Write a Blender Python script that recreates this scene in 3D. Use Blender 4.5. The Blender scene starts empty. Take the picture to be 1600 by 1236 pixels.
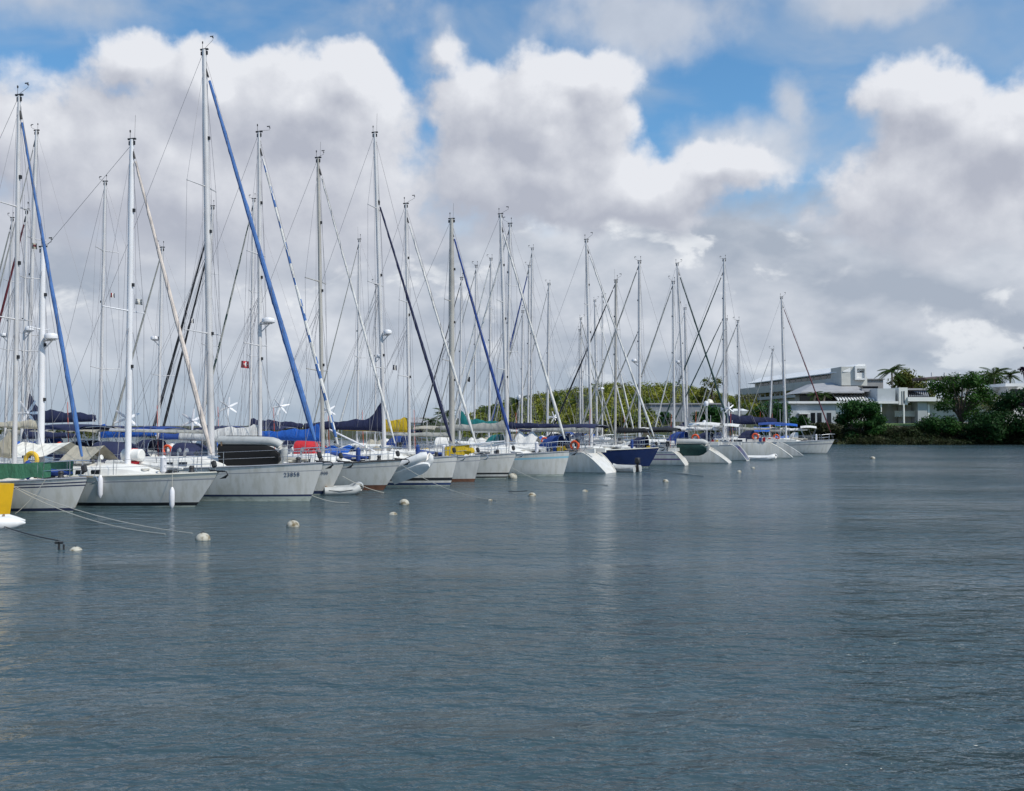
import bpy, math, random
import numpy as np
from mathutils import Vector, Matrix
random.seed(7)
rng = np.random.default_rng(11)
R = math.radians
S = bpy.context.scene
C = S.collection
# ---------------------------------------------------------------- camera
EYE, FPX, HZ = 3.1, 1500.0, 664.0
PITCH = math.atan((HZ - 618.0) / FPX)
cam = bpy.data.objects.new('camera', bpy.data.cameras.new('camera'))
C.objects.link(cam)
cam.location = (0, 0, EYE)
cam.rotation_euler = (R(90) + PITCH, 0, 0)
cam.data.sensor_width = 36.0
cam.data.lens = 36.0 * FPX / 1600.0
cam.data.clip_start = 0.2
cam.data.clip_end = 12000
S.camera = cam
# ---------------------------------------------------------------- view, sun
S.view_settings.view_transform = 'Standard'
S.view_settings.look = 'None'
S.view_settings.exposure = 0.0
S.view_settings.gamma = 1.0
S.cycles.max_bounces = 6
S.cycles.sample_clamp_direct = 2.5
S.cycles.transparent_max_bounces = 6
SUN_AZ, SUN_EL = 125.0, 50.0          # degrees clockwise from +Y (view axis), above horizon
sd = Vector((math.sin(R(SUN_AZ)) * math.cos(R(SUN_EL)), math.cos(R(SUN_AZ)) * math.cos(R(SUN_EL)), math.sin(R(SUN_EL))))
sun = bpy.data.objects.new('sun', bpy.data.lights.new('sun', 'SUN'))
C.objects.link(sun)
sun.data.energy = 3.7
sun.data.angle = R(0.53)
sun.data.color = (1.0, 0.94, 0.84)
sun.location = (40, -30, 60)
sun.rotation_euler = sd.to_track_quat('Z', 'Y').to_euler()

# ---------------------------------------------------------------- node helper
class NT:
    def __init__(s, nt): s.nt = nt
    def node(s, t, **kw):
        n = s.nt.nodes.new(t)
        for k, v in kw.items(): setattr(n, k, v)
        return n
    def put(s, sock, v):
        if v is None: return
        if isinstance(v, bpy.types.NodeSocket): s.nt.links.new(v, sock)
        else:
            if isinstance(v, (tuple, list)) and len(v) == 3 and sock.type == 'RGBA': v = (*v, 1)
            sock.default_value = v
    def m(s, op, a, b=None, c=None, clamp=False):
        n = s.node('ShaderNodeMath', operation=op, use_clamp=clamp)
        s.put(n.inputs[0], a); s.put(n.inputs[1], b); s.put(n.inputs[2], c)
        return n.outputs[0]
    def vm(s, op, a, b=None):
        n = s.node('ShaderNodeVectorMath', operation=op)
        s.put(n.inputs[0], a); s.put(n.inputs[1], b)
        return n.outputs['Value'] if op in ('LENGTH', 'DOT_PRODUCT', 'DISTANCE') else n.outputs[0]
    def noise(s, vec, scale, detail=4, rough=0.5, dist=0.0, out=0, lac=2.0):
        n = s.node('ShaderNodeTexNoise')
        s.put(n.inputs['Vector'], vec); s.put(n.inputs['Scale'], scale); s.put(n.inputs['Detail'], detail)
        s.put(n.inputs['Roughness'], rough); s.put(n.inputs['Distortion'], dist); s.put(n.inputs['Lacunarity'], lac)
        return n.outputs[out]
    def ss(s, x, a, b):
        n = s.node('ShaderNodeMapRange', interpolation_type='SMOOTHSTEP')
        s.put(n.inputs[0], x); s.put(n.inputs[1], a); s.put(n.inputs[2], b)
        return n.outputs[0]
    def lin(s, x, a, b, c=0.0, d=1.0):
        n = s.node('ShaderNodeMapRange')
        s.put(n.inputs[0], x); s.put(n.inputs[1], a); s.put(n.inputs[2], b); s.put(n.inputs[3], c); s.put(n.inputs[4], d)
        return n.outputs[0]
    def mix(s, f, a, b, mode='MIX'):
        n = s.node('ShaderNodeMix', data_type='RGBA', blend_type=mode)
        s.put(n.inputs[0], f); s.put(n.inputs[6], a); s.put(n.inputs[7], b)
        return n.outputs[2]
    def comb(s, x, y, z=0.0):
        n = s.node('ShaderNodeCombineXYZ')
        s.put(n.inputs[0], x); s.put(n.inputs[1], y); s.put(n.inputs[2], z)
        return n.outputs[0]

# ---------------------------------------------------------------- sky: clear Nishita sky with cloud layers placed by compass direction
def pix_dir(u, v):
    dx, dz = (u - 800) / FPX, (618 - v) / FPX
    return Vector((dx, math.cos(PITCH) - dz * math.sin(PITCH), math.sin(PITCH) + dz * math.cos(PITCH))).normalized()
def sky_pt(u, v):                       # direction as (azimuth, elevation) in units of 1/15 rad
    d = pix_dir(u, v)
    return math.atan2(d.x, d.y) * 15, math.asin(d.z) * 15
# u, v, half width, half height, weight: the cumulus heaps seen in the sky
HEAPS = [(205, 92, 88, 52, 1.0), (60, 215, 130, 72, .8), (470, 180, 165, 100, 1.0), (545, 128, 80, 66, 1.0), (335, 140, 85, 66, .9), (330, 290, 360, 150, .95),
         (700, 96, 40, 46, .5), (735, 170, 70, 80, .7), (860, 185, 135, 92, 1.0), (910, 128, 86, 46, 1.0), (830, 275, 200, 80, .9),
         (1130, 255, 90, 46, .8), (1010, 290, 170, 62, .8), (1455, 145, 85, 66, .9), (1575, 205, 100, 95, .9),
         (1450, 290, 200, 110, .8), (-250, 120, 300, 160, .8), (1900, 150, 260, 160, .8)]
g = bpy.data.node_groups.new('cloud_field', 'ShaderNodeTree')
g.interface.new_socket('P', in_out='INPUT', socket_type='NodeSocketVector')
g.interface.new_socket('Detail', in_out='INPUT', socket_type='NodeSocketFloat')
g.interface.new_socket('F', in_out='OUTPUT', socket_type='NodeSocketFloat')
q = NT(g)
gi, go = q.node('NodeGroupInput'), q.node('NodeGroupOutput')
P0 = gi.outputs[0]
wv = q.vm('MULTIPLY', q.vm('SUBTRACT', q.noise(P0, 1.1, 5, 0.55, out=1), (.5, .5, .5)), (0.85, 0.75, 0))
PW = q.vm('ADD', P0, wv)
acc = None
for (u, v, ru, rv, w) in HEAPS:
    cx, cy = sky_pt(u, v)
    d = q.vm('LENGTH', q.vm('DIVIDE', q.vm('SUBTRACT', PW, (cx, cy, 0)), (ru / 100, rv / 100, 1e6)))
    f = q.m('MULTIPLY', q.m('SUBTRACT', 1.25, d), w)
    acc = f if acc is None else q.m('SMOOTH_MAX', acc, f, 0.22)
GAPS = [(50, 55, 170, 62, .75), (330, 12, 330, 42, .7), (1190, 135, 95, 75, .8), (1085, 165, 60, 70, .6), (1545, 50, 110, 62, .7), (640, 75, 40, 60, .5), (800, 30, 110, 50, .5), (1220, 322, 70, 22, .8), (1290, 230, 70, 60, .6)]
for (u, v, ru, rv, w) in GAPS:
    cx, cy = sky_pt(u, v)
    d = q.vm('LENGTH', q.vm('DIVIDE', q.vm('SUBTRACT', PW, (cx, cy, 0)), (ru / 100, rv / 100, 1e6)))
    acc = q.m('SUBTRACT', acc, q.m('MULTIPLY', q.m('MAXIMUM', q.m('SUBTRACT', 1.4, d), 0.0), w * .55))
fb = q.m('SUBTRACT', q.noise(P0, 1.35, gi.outputs[1], 0.52), 0.5)
F = q.m('ADD', q.m('MAXIMUM', acc, -0.45), q.m('MULTIPLY', fb, 1.05))
q.put(go.inputs[0], F)
g.interface.new_socket('T', in_out='OUTPUT', socket_type='NodeSocketFloat')
THIN = [(1000, 30, 190, 74, 1), (1385, -8, 150, 44, 1), (1238, 172, 40, 52, .9), (1165, 240, 135, 68, 1), (60, -5, 200, 50, .5), (620, 22, 110, 40, .5), (690, 95, 60, 56, .7), (1400, 170, 60, 60, .7)]
acc2 = None
for (u, v, ru, rv, w) in THIN:
    cx, cy = sky_pt(u, v)
    d = q.vm('LENGTH', q.vm('DIVIDE', q.vm('SUBTRACT', PW, (cx, cy, 0)), (ru / 100, rv / 100, 1e6)))
    f = q.m('MULTIPLY', q.m('SUBTRACT', 1.25, d), w)
    acc2 = f if acc2 is None else q.m('SMOOTH_MAX', acc2, f, 0.22)
q.put(go.inputs[1], q.m('ADD', acc2, q.m('MULTIPLY', fb, 1.0)))

w = bpy.data.worlds.new('World')
S.world = w
w.use_nodes = True
w.node_tree.nodes.clear()
k = NT(w.node_tree)
tc = k.node('ShaderNodeTexCoord')
sep = k.node('ShaderNodeSeparateXYZ')
k.put(sep.inputs[0], tc.outputs['Generated'])
az = k.m('MULTIPLY', k.m('ARCTAN2', sep.outputs[0], sep.outputs[1]), 15)
el = k.m('MULTIPLY', k.m('ARCSINE', sep.outputs[2]), 15)
P = k.comb(az, el)
def field(vec, detail):
    n = k.node('ShaderNodeGroup', node_tree=g)
    k.put(n.inputs[0], vec)
    n.inputs[1].default_value = detail
    return n.outputs[0]
Fa = field(P, 8.0)
La, Lb, Lc = field(P, 3.0), field(k.vm('ADD', P, (0.14, 0.24, 0)), 3.0), field(k.vm('ADD', P, (0.34, 0.62, 0)), 1.5)
cov = k.ss(Fa, 0.0, 0.42)
lit = k.m('MULTIPLY_ADD', k.m('SUBTRACT', La, Lb), 0.75, 0.45)
lit = k.m('ADD', lit, k.m('MULTIPLY', k.m('SUBTRACT', La, Lc), 0.55))
lit = k.m('SUBTRACT', lit, k.m('MULTIPLY', k.ss(La, 0.30, 1.3), 0.20))
lit = k.m('ADD', lit, k.m('MULTIPLY', k.m('SUBTRACT', Fa, La), 1.6))
lit = k.m('ADD', lit, k.m('MULTIPLY', k.m('SUBTRACT', k.noise(P, 0.62, 3, 0.5), 0.5), 1.0), clamp=True)
lit = k.m('POWER', lit, 1.15)
billow_ = k.noise(P, 0.9, 5, 0.55)
heap_col = k.mix(lit, (0.45, 0.478, 0.56), (0.80, 0.82, 0.87))
# low layered deck towards the horizon
PS = k.vm('MULTIPLY', P, (0.60, 1.0, 1.0))
def deckf(v, det): return k.m('ADD', k.noise(v, 0.62, det, 0.52, 0.3), k.m('MULTIPLY', k.m('SUBTRACT', k.noise(v, 1.9, det, 0.55, 0.2), 0.5), 0.35))
deckn, deckn2 = deckf(PS, 6.0), deckf(k.vm('ADD', PS, (0.14, 0.30, 0)), 4.0)
dcov = k.ss(k.m('ADD', el, k.m('MULTIPLY', k.m('SUBTRACT', deckn, 0.5), 2.6)), 4.0, 2.9)
dl = k.m('ADD', k.m('MULTIPLY', k.m('SUBTRACT', deckn, deckn2), 2.6), k.m('MULTIPLY_ADD', k.noise(PS, 0.45, 3, 0.5), 1.9, -0.50), clamp=True)
deck_col = k.mix(dl, (0.395, 0.45, 0.54), (0.68, 0.715, 0.78))
tuft = k.m('MULTIPLY', k.ss(k.noise(k.vm('ADD', PS, (3.3, 1.7, 0)), 1.15, 8, 0.56, 0.3), 0.55, 0.64), k.ss(deckn2, 0.66, 0.40))
deck_col = k.mix(k.m('MULTIPLY', tuft, 0.85), deck_col, (0.84, 0.865, 0.90))
deck_col = k.mix(k.m('MULTIPLY', k.ss(el, 1.5, 0.0), 0.7), deck_col, (0.36, 0.455, 0.56))
sky = k.node('ShaderNodeTexSky', sky_type='NISHITA')
sky.sun_disc = False
sky.sun_elevation = R(SUN_EL)
sky.sun_rotation = R(SUN_AZ)
sky.altitude = 0
sky.air_density = 1.0
sky.dust_density = 0.6
sky.ozone_density = 2.0
STR = 0.10
def bright(c): return k.mix(1.0, c, (1 / STR,) * 3, 'MULTIPLY')
clear = k.mix(1.0, sky.outputs[0], (0.88, 1.36, 1.55), 'MULTIPLY')
veil = k.m('MULTIPLY', k.ss(k.noise(k.vm('MULTIPLY', P, (0.5, 1.0, 1.0)), 0.55, 5, 0.55, 0.5), 0.42, 0.72), 0.55)
clear = k.mix(veil, clear, bright((0.46, 0.53, 0.63)))
col = k.mix(dcov, clear, bright(deck_col))
thin = k.m('MULTIPLY', k.ss(Fa.node.outputs[1], 0.10, 0.95), 0.82)
thin_col = k.mix(k.m('MULTIPLY_ADD', k.m('SUBTRACT', La, Lb), 0.6, k.m('MULTIPLY', billow_, 0.9), clamp=True), (0.47, 0.51, 0.59), (0.70, 0.735, 0.80))
col = k.mix(k.m('MULTIPLY', thin, k.ss(el, 1.6, 3.2)), col, bright(thin_col))
hc = k.m('MULTIPLY', cov, k.ss(el, 1.6, 3.2))
col = k.mix(hc, col, bright(heap_col))
bg = k.node('ShaderNodeBackground')
k.put(bg.inputs[0], col)
bg.inputs[1].default_value = STR
k.put(k.node('ShaderNodeOutputWorld').inputs[0], bg.outputs[0])
# ---------------------------------------------------------------- materials
def mat(name, col, rough=0.5, metal=0.0, var=0.0, vscale=3.0, bump=0.0, bscale=20.0, trans=0.0, rnd=0.0, col2=None, stretch=(1, 1, 1)):
    m = bpy.data.materials.new(name)
    m.use_nodes = True
    t = NT(m.node_tree)
    b = m.node_tree.nodes['Principled BSDF']
    b.inputs['Specular IOR Level'].default_value = .12 if trans else .5
    b.inputs['Roughness'].default_value = rough
    b.inputs['Metallic'].default_value = metal
    b.inputs['Base Color'].default_value = (*col, 1)
    if var or rnd or bump:
        tc = t.node('ShaderNodeTexCoord')
        vec = t.vm('MULTIPLY', tc.outputs['Object'], stretch)
        c2 = col2 or tuple(x * (1 - var) for x in col)
        if var:
            f = t.ss(t.noise(vec, vscale, 5, 0.6), 0.42, 0.68)
            c = t.mix(f, col, c2)
        else: c = t.mix(0.0, col, col)
        if rnd:
            geo = t.node('ShaderNodeNewGeometry')
            v = t.lin(geo.outputs['Random Per Island'], 0, 1, 1 - rnd, 1 + rnd)
            c = t.mix(1.0, c, t.comb(v, v, v), 'MULTIPLY')
        t.put(b.inputs['Base Color'], c)
        if bump:
            bn = t.node('ShaderNodeBump')
            bn.inputs['Strength'].default_value = 1.0
            bn.inputs['Distance'].default_value = bump
            t.put(bn.inputs['Height'], t.noise(vec, bscale, 4, 0.6))
            t.put(b.inputs['Normal'], bn.outputs[0])
    if trans:
        b.inputs['Transmission Weight'].default_value = 0.0
        tr = t.node('ShaderNodeBsdfTranslucent')
        t.put(tr.inputs[0], b.inputs['Base Color'].links[0].from_socket if b.inputs['Base Color'].links else (*col, 1))
        mx = t.node('ShaderNodeMixShader')
        mx.inputs[0].default_value = trans
        t.put(mx.inputs[1], b.outputs[0]); t.put(mx.inputs[2], tr.outputs[0])
        t.put(m.node_tree.nodes['Material Output'].inputs[0], mx.outputs[0])
    return m
def cloth(name, col): return mat(name, col, 0.85, var=0.28, vscale=1.6, bump=0.05, bscale=3.2, stretch=(2.2, 1, .8))
M = dict(
    white=mat('gelcoat white', (.69, .675, .635), .24, var=.16, vscale=1.7, col2=(.58, .56, .50), stretch=(2.2, 2.2, .35)),
    cream=mat('gelcoat cream', (.70, .67, .58), .4, var=.12, vscale=2),
    grey=mat('gelcoat grey', (.57, .57, .55), .35, var=.2, vscale=1.7, stretch=(2.2, 2.2, .35)),
    deck=mat('deck white', (.74, .73, .69), .6, var=.14, vscale=2.5),
    navyhull=mat('navy gelcoat', (.018, .035, .12), .22, var=.15, vscale=1.5),
    yellowhull=mat('yellow paint', (.72, .42, .01), .35, var=.12, vscale=2),
    navyline=mat('navy stripe', (.035, .045, .10), .4),
    greyline=mat('grey stripe', (.30, .31, .34), .4),
    blueline=mat('pale blue stripe', (.30, .55, .66), .4),
    violetline=mat('violet stripe', (.13, .09, .22), .4),
    black=mat('black antifouling', (.02, .022, .026), .6, var=.3, vscale=3),
    brown=mat('rusty antifouling', (.16, .07, .04), .7, var=.35, vscale=3),
    bluebottom=mat('blue antifouling', (.03, .06, .16), .6, var=.3, vscale=3),
    algae=mat('weed stained waterline', (.46, .50, .44), .6, var=.4, vscale=4, stretch=(.6, .6, 2)),
    alu=mat('anodised aluminium', (.66, .645, .64), .45, .15, var=.18, vscale=.6),
    whitemast=mat('white painted mast', (.78, .78, .80), .4, var=.1, vscale=.6),
    greymast=mat('weathered mast', (.46, .44, .40), .5, .1, var=.3, vscale=.5),
    wire=mat('stay wire', (.22, .22, .24), .5, .3),
    steel=mat('stainless tube', (.55, .56, .58), .25, .9),
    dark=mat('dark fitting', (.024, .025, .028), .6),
    pitch=mat('black rubber', (.007, .007, .008), .9),
    seam=mat('sail seam', (.13, .14, .18), .9),
    letters=mat('blue grey letters', (.07, .09, .16), .5),
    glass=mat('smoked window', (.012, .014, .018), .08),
    teak=mat('weathered teak', (.30, .20, .12), .7, var=.3, vscale=6, stretch=(1, 8, 1)),
    navy=cloth('navy canvas', (.014, .020, .065)),
    blue=cloth('bright blue canvas', (.012, .105, .46)),
    bluesail=cloth('blue sail strip', (.07, .17, .42)),
    midblue=cloth('royal blue canvas', (.02, .06, .25)),
    whitesail=cloth('white sailcloth', (.72, .71, .68)),
    pinksail=cloth('aged sailcloth', (.66, .58, .52)),
    blackstrip=cloth('black sail strip', (.012, .015, .02)),
    greenstrip=cloth('dark green sail strip', (.012, .05, .045)),
    redstrip=cloth('dark red sail strip', (.13, .018, .03)),
    creamsail=cloth('cream canvas', (.50, .46, .36)),
    greysail=cloth('grey canvas', (.36, .36, .33)),
    yellow=cloth('yellow canvas', (.58, .40, .015)),
    teal=cloth('teal canvas', (.005, .17, .17)),
    red=cloth('red canvas', (.50, .02, .03)),
    green=cloth('green canvas', (.045, .17, .10)),
    beige=cloth('beige canvas', (.40, .37, .30)),
    awning=cloth('white awning cloth', (.80, .78, .70)),
    orange=mat('orange foam', (.75, .10, .03), .6),
    yellowfoam=mat('yellow foam', (.70, .45, .03), .6),
    rubber=mat('grey inflatable fabric', (.46, .47, .46), .55, var=.2, vscale=3),
    whiterubber=mat('white inflatable fabric', (.74, .74, .73), .5, var=.12, vscale=3),
    fender=mat('white vinyl', (.76, .75, .78), .4, var=.12, vscale=5),
    buoy=mat('stained white buoy', (.47, .45, .38), .75, var=.6, vscale=5.5, col2=(.13, .095, .04)),
    rope=mat('pale rope', (.50, .48, .42), .8),
    darkrope=mat('dark rope', (.04, .04, .045), .8),
)
# ---------------------------------------------------------------- mesh builder
class MB:
    def __init__(s): s.v, s.f, s.k = [], [], []
    def add(s, vs, fs, mi=0):
        o = len(s.v)
        s.v += [tuple(x) for x in vs]
        s.f += [tuple(i + o for i in f) for f in fs]
        s.k += [mi] * len(fs)
        return s
    def box(s, c, d, mi=0, mx=None):
        vs = [Vector((c[0] + a * d[0] / 2, c[1] + b * d[1] / 2, c[2] + e * d[2] / 2)) for e in (-1, 1) for a, b in ((-1, -1), (1, -1), (1, 1), (-1, 1))]
        if mx: vs = [mx @ v for v in vs]
        return s.add(vs, [(3, 2, 1, 0), (4, 5, 6, 7), (0, 1, 5, 4), (1, 2, 6, 5), (2, 3, 7, 6), (3, 0, 4, 7)], mi)
    def loft(s, rings, mi=0, closed=True, cap=True, mfun=None):
        n = len(rings[0]); o = len(s.v)
        for r in rings: s.v += [tuple(p) for p in r]
        for i in range(len(rings) - 1):
            for j in range(n if closed else n - 1):
                a, b = o + i * n + j, o + i * n + (j + 1) % n
                s.f.append((a, b, b + n, a + n)); s.k.append(mfun(i, j) if mfun else mi)
        if cap and closed:
            s.f.append(tuple(o + j for j in reversed(range(n)))); s.k.append(mi)
            s.f.append(tuple(o + (len(rings) - 1) * n + j for j in range(n))); s.k.append(mi)
        return s
    def tube(s, path, r, n=6, mi=0, mfun=None, sy=1.0):
        path = [Vector(p) for p in path]
        rr = r if isinstance(r, (list, tuple)) else [r] * len(path)
        rings = []
        for i, p in enumerate(path):
            d = (path[min(i + 1, len(path) - 1)] - path[max(i - 1, 0)])
            d = d.normalized() if d.length > 1e-9 else Vector((0, 0, 1))
            up = Vector((0, 1, 0)) if abs(d.y) < .8 else Vector((1, 0, 0))
            e1 = up.cross(d).normalized(); e2 = d.cross(e1)
            rings.append([p + (e1 * math.cos(6.2832 * j / n) + e2 * sy * math.sin(6.2832 * j / n)) * rr[i] for j in range(n)])
        return s.loft(rings, mi, True, True, mfun)
    def lathe(s, prof, c=(0, 0, 0), n=12, mi=0):
        return s.loft([[(c[0] + max(r, .0005) * math.cos(6.2832 * j / n), c[1] + max(r, .0005) * math.sin(6.2832 * j / n), c[2] + z) for j in range(n)] for r, z in prof], mi)
    def build(s, name, mats, parent=None, smooth=True, sharp=42):
        me = bpy.data.meshes.new(name)
        me.from_pydata(s.v, [], s.f)
        for m in (mats if isinstance(mats, (list, tuple)) else [mats]):
            me.materials.append(M[m] if isinstance(m, str) else m)
        me.polygons.foreach_set('material_index', s.k)
        if smooth:
            me.shade_smooth(); me.set_sharp_from_angle(angle=R(sharp))
        me.update()
        o = bpy.data.objects.new(name, me)
        C.objects.link(o)
        if parent is not None: o.parent = parent
        return o
def tag(o, label=None, cat=None, group=None, kind=None):
    for a, b in (('label', label), ('category', cat), ('group', group), ('kind', kind)):
        if b: o[a] = b
    return o
def empty(name, loc=(0, 0, 0), rz=0.0):
    o = bpy.data.objects.new(name, None)
    o.empty_display_size = .3
    C.objects.link(o); o.location = loc; o.rotation_euler = (0, 0, rz)
    return o
def arc(c, r, a0, a1, n, ax):           # arc of points in the plane spanned by the two axes ax
    return [Vector(c) + Vector(ax[0]) * r * math.cos(a0 + (a1 - a0) * i / n) + Vector(ax[1]) * r * math.sin(a0 + (a1 - a0) * i / n) for i in range(n + 1)]
def hit(u, v, z=0.0):                   # where the sight line of the survey photograph meets the level z
    d = pix_dir(u, v)
    t = (z - EYE) / d.z
    return Vector((d.x * t, d.y * t, z))
def at(u, v, Y):                        # point on that sight line at distance Y
    d = pix_dir(u, v)
    t = Y / d.y
    return Vector((d.x * t, Y, EYE + d.z * t))
# ---------------------------------------------------------------- water
def make_water():
    m = bpy.data.materials.new('harbour water')
    m.use_nodes = True
    t = NT(m.node_tree); b = m.node_tree.nodes['Principled BSDF']
    tc = t.node('ShaderNodeTexCoord')
    P = tc.outputs['Object']
    b.inputs['IOR'].default_value = 1.33
    b.inputs['Roughness'].default_value = 0.12
    patch = t.noise(t.vm('MULTIPLY', P, (.5, 1, 1)), 0.035, 3, 0.5)
    t.put(b.inputs['Base Color'], t.mix(patch, (.036, .068, .082), (.056, .088, .098)))
    mp = t.node('ShaderNodeMapping'); mp.inputs['Rotation'].default_value = (0, 0, R(-12)); mp.inputs['Scale'].default_value = (.50, 1, 1)
    t.put(mp.inputs['Vector'], P)
    mp2 = t.node('ShaderNodeMapping'); mp2.inputs['Rotation'].default_value = (0, 0, R(24)); mp2.inputs['Scale'].default_value = (.60, 1, 1)
    t.put(mp2.inputs['Vector'], P)
    gust = t.ss(t.noise(t.vm('MULTIPLY', P, (.45, 1, 1)), 0.10, 4, 0.6), 0.34, 0.66)
    w1 = t.noise(mp.outputs[0], 7.6, 3, 0.55, 0.5)
    w2 = t.noise(mp2.outputs[0], 2.3, 3, 0.5, 0.4)
    w3 = t.noise(mp.outputs[0], 0.95, 2, 0.5, 0.3)
    amp = t.lin(gust, 0, 1, .40, 1.40)
    h = t.m('MULTIPLY', amp, t.m('ADD', t.m('MULTIPLY', w1, .080), t.m('ADD', t.m('MULTIPLY', w2, .17), t.m('MULTIPLY', w3, .27))))
    bn = t.node('ShaderNodeBump')
    bn.inputs['Strength'].default_value = 1.0
    bn.inputs['Distance'].default_value = 1.0
    t.put(bn.inputs['Height'], h)
    t.put(b.inputs['Normal'], bn.outputs[0])
    o = MB().add([(-4000, -300, 0), (4000, -300, 0), (4000, 7000, 0), (-4000, 7000, 0)], [(0, 1, 2, 3)]).build('water', m, smooth=False)
    tag(o, kind='structure')
make_water()

# ---------------------------------------------------------------- the yacht builder
def furl_path(a, b, n, sag): return [a.lerp(b, i / n) + Vector((0, 0, -sag * 4 * (i / n) * (1 - i / n))) for i in range(n + 1)]

def yacht(label, group, name='sailing_yacht', cat='sailing boat', bow=None, stern=None, mastat=None, side=1, head=15.0, L=11.5, B=3.3, fb=1.35, fs=1.1,
          over=.9, rev=.5, hull='white', boot=((.0, .10, 'navyline'),), cove=(), transom=None, rail='greyline',
          mu=None, mtop=None, mr=.085, mm='alu', mfrac=.38, rake=None, spread=(.42, .72), sw=1.0, radar=None, flag=None,
          jib='whitesail', jib2=None, jr=.075, jtop=.985, spiral=False, jbare=None, second=None, cutter=None,
          boomz=1.35, boom=4.2, cover='navy', ch=.42, cpeak=None, mizzen=None, cabin=.42, windows=True, hood=None, bimini=None, awning=None,
          gen=False, rails=True, weather=None, extra=(), detail=2, reg=None, frp=0):
    a = R(-head) if side > 0 else R(180 - head)
    d = Vector((math.cos(a), math.sin(a), 0))
    # local frame: x towards the bow from midships, water at z = 0
    if bow: org = hit(*bow) - d * (L / 2 - over)
    elif stern: org = hit(*stern) + d * (L / 2)
    else:
        p = at(mastat[0], 664, mastat[1]); p.z = 0
        org = p - d * (L / 2 - over - L * mfrac + over)
    root = empty(name, org, a)
    tag(root, label, cat, group)
    inv = root.matrix_basis.inverted() if False else Matrix.Rotation(-a, 4, 'Z') @ Matrix.Translation(-org)
    # ----- hull
    def sheer(s): return fs + (fb - fs) * s ** 1.7 - .05 * math.sin(math.pi * s)
    def plan(s): return .80 + .20 * math.sin(min(s / .42, 1) * math.pi / 2) if s < .42 else max(math.cos(math.pi / 2 * ((s - .42) / .58) ** 1.45), 0.0)
    def planw(s): return .62 + .38 * math.sin(min(s / .42, 1) * math.pi / 2) if s < .42 else max(math.cos(math.pi / 2 * ((s - .42) / .58) ** 1.12), 0.0)
    def half(s, t): 
        w_, d_ = B * .43 * planw(s), B / 2 * plan(s)
        return w_ + (d_ - w_) * max(t, 0) ** .75 + .012
    def xs(s, t):
        x0, x1 = (rev * (.68 * max(t, 0) + .32 * (1 - max(1 - min(max(t, 0), 1) ** 2, 0) ** .5)) if rev > .8 else max(rev, 0) * t) if rev >= 0 else rev * (t - 1) * 0 + (-rev) * (1 - t), L - over * (1 - max(t, 0) ** .9)
        return x0 + s * (x1 - x0) - L / 2
    def hp(s, t, sd): 
        return Vector((xs(s, t), sd * half(s, t), sheer(s) * t))
    NS = 26 if detail > 1 else 16
    ss_ = [1 - (1 - i / NS) ** 1.25 for i in range(NS + 1)]
    cuts = {0.0: None}
    zs_mean = (fs + fb) / 2
    lev = [('z', -.35), ('z', .0)]
    if boot and boot[0][2] not in ('algae', 'brown'): boot = (((.0, .045, 'algae'),) + ((.045, boot[0][1] if boot[0][1] > .05 else .07, boot[0][2]),) + tuple(boot[1:]))
    mats, rowm = [hull], [hull]
    for z0, z1, mt in boot:
        if z0 > lev[-1][1] + .001: lev.append(('z', z0)); rowm.append(hull)
        lev.append(('z', z1)); rowm.append(mt)
    tcur = lev[-1][1] / fs
    for t0, t1, mt in cove:
        for q_ in np.linspace(tcur, t0, 4)[1:] if t0 - tcur > .3 else [t0]: lev.append(('t', float(q_))); rowm.append(hull)
        lev.append(('t', t1)); rowm.append(mt); tcur = t1
    for q_ in (np.linspace(tcur, 1.0, 5 if not cove else 2)[1:] if rev <= .8 else [tcur + (1 - tcur) * f_ for f_ in (.35, .6, .78, .88, .95, .985, 1.0)]): lev.append(('t', float(q_))); rowm.append(hull)
    for mt in rowm:
        if mt not in mats: mats.append(mt)
    if transom and transom not in mats: mats.append(transom)
    def lt(l, s): return (l[1] / sheer(s)) if l[0] == 'z' else l[1]
    hb = MB()
    for sd in (1, -1):
        rings = [[(lambda p: Vector((p.x, p.y, max(p.z, -.35))))(hp(s, lt(l, s), sd)) for s in ss_] for l in lev]
        if sd > 0: rings = [list(reversed(r)) for r in rings]
        hb.loft(rings, 0, False, False, lambda i, j: mats.index(rowm[i]))
    nl = len(lev)
    tv = [hp(0, lt(l, 0), 1) for l in lev] + [hp(0, lt(l, 0), -1) for l in lev]
    hb.add(tv, [(i, i + 1, nl + i + 1, nl + i) for i in range(nl - 1)], 0)
    if transom:
        for i in range(nl - 1): hb.k[-1 - i] = mats.index(transom) if i < nl - 3 else mats.index(hull)
    ho = hb.build('hull', mats, root)
    # ----- deck, toe rail
    db = MB()
    rg = []
    for s in ss_:
        p, r_ = hp(s, 1, 1), hp(s, 1, -1)
        rg.append([p, Vector((p.x, p.y * .5, p.z + .045 * plan(s))), Vector((p.x, 0, p.z + .06 * plan(s))), Vector((p.x, -p.y * .5, p.z + .045 * plan(s))), r_])
    db.loft(rg, 0, False, False)
    db.build('deck', 'deck', root)
    tr = MB()
    for sd in (1, -1): tr.tube([hp(s, 1, sd) + Vector((0, 0, .02)) for s in ss_], .032, 5)
    tr.build('toe_rail', rail, root)
    if rev > .8:
        for sd in (1, -1): MB().tube([hp(0, t_, sd) + Vector((0, -sd * .03, .02)) for t_ in (.02, .2, .45, .65, .8, .9, .96, .99, 1.0)], .042, 6).build('stern_fin', hull, root)
    dz = lambda x: sheer(min(max((x + L / 2) / L, 0), 1))
    dh = lambda x: B / 2 * plan(min(max((x + L / 2) / L, 0), 1))
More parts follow.
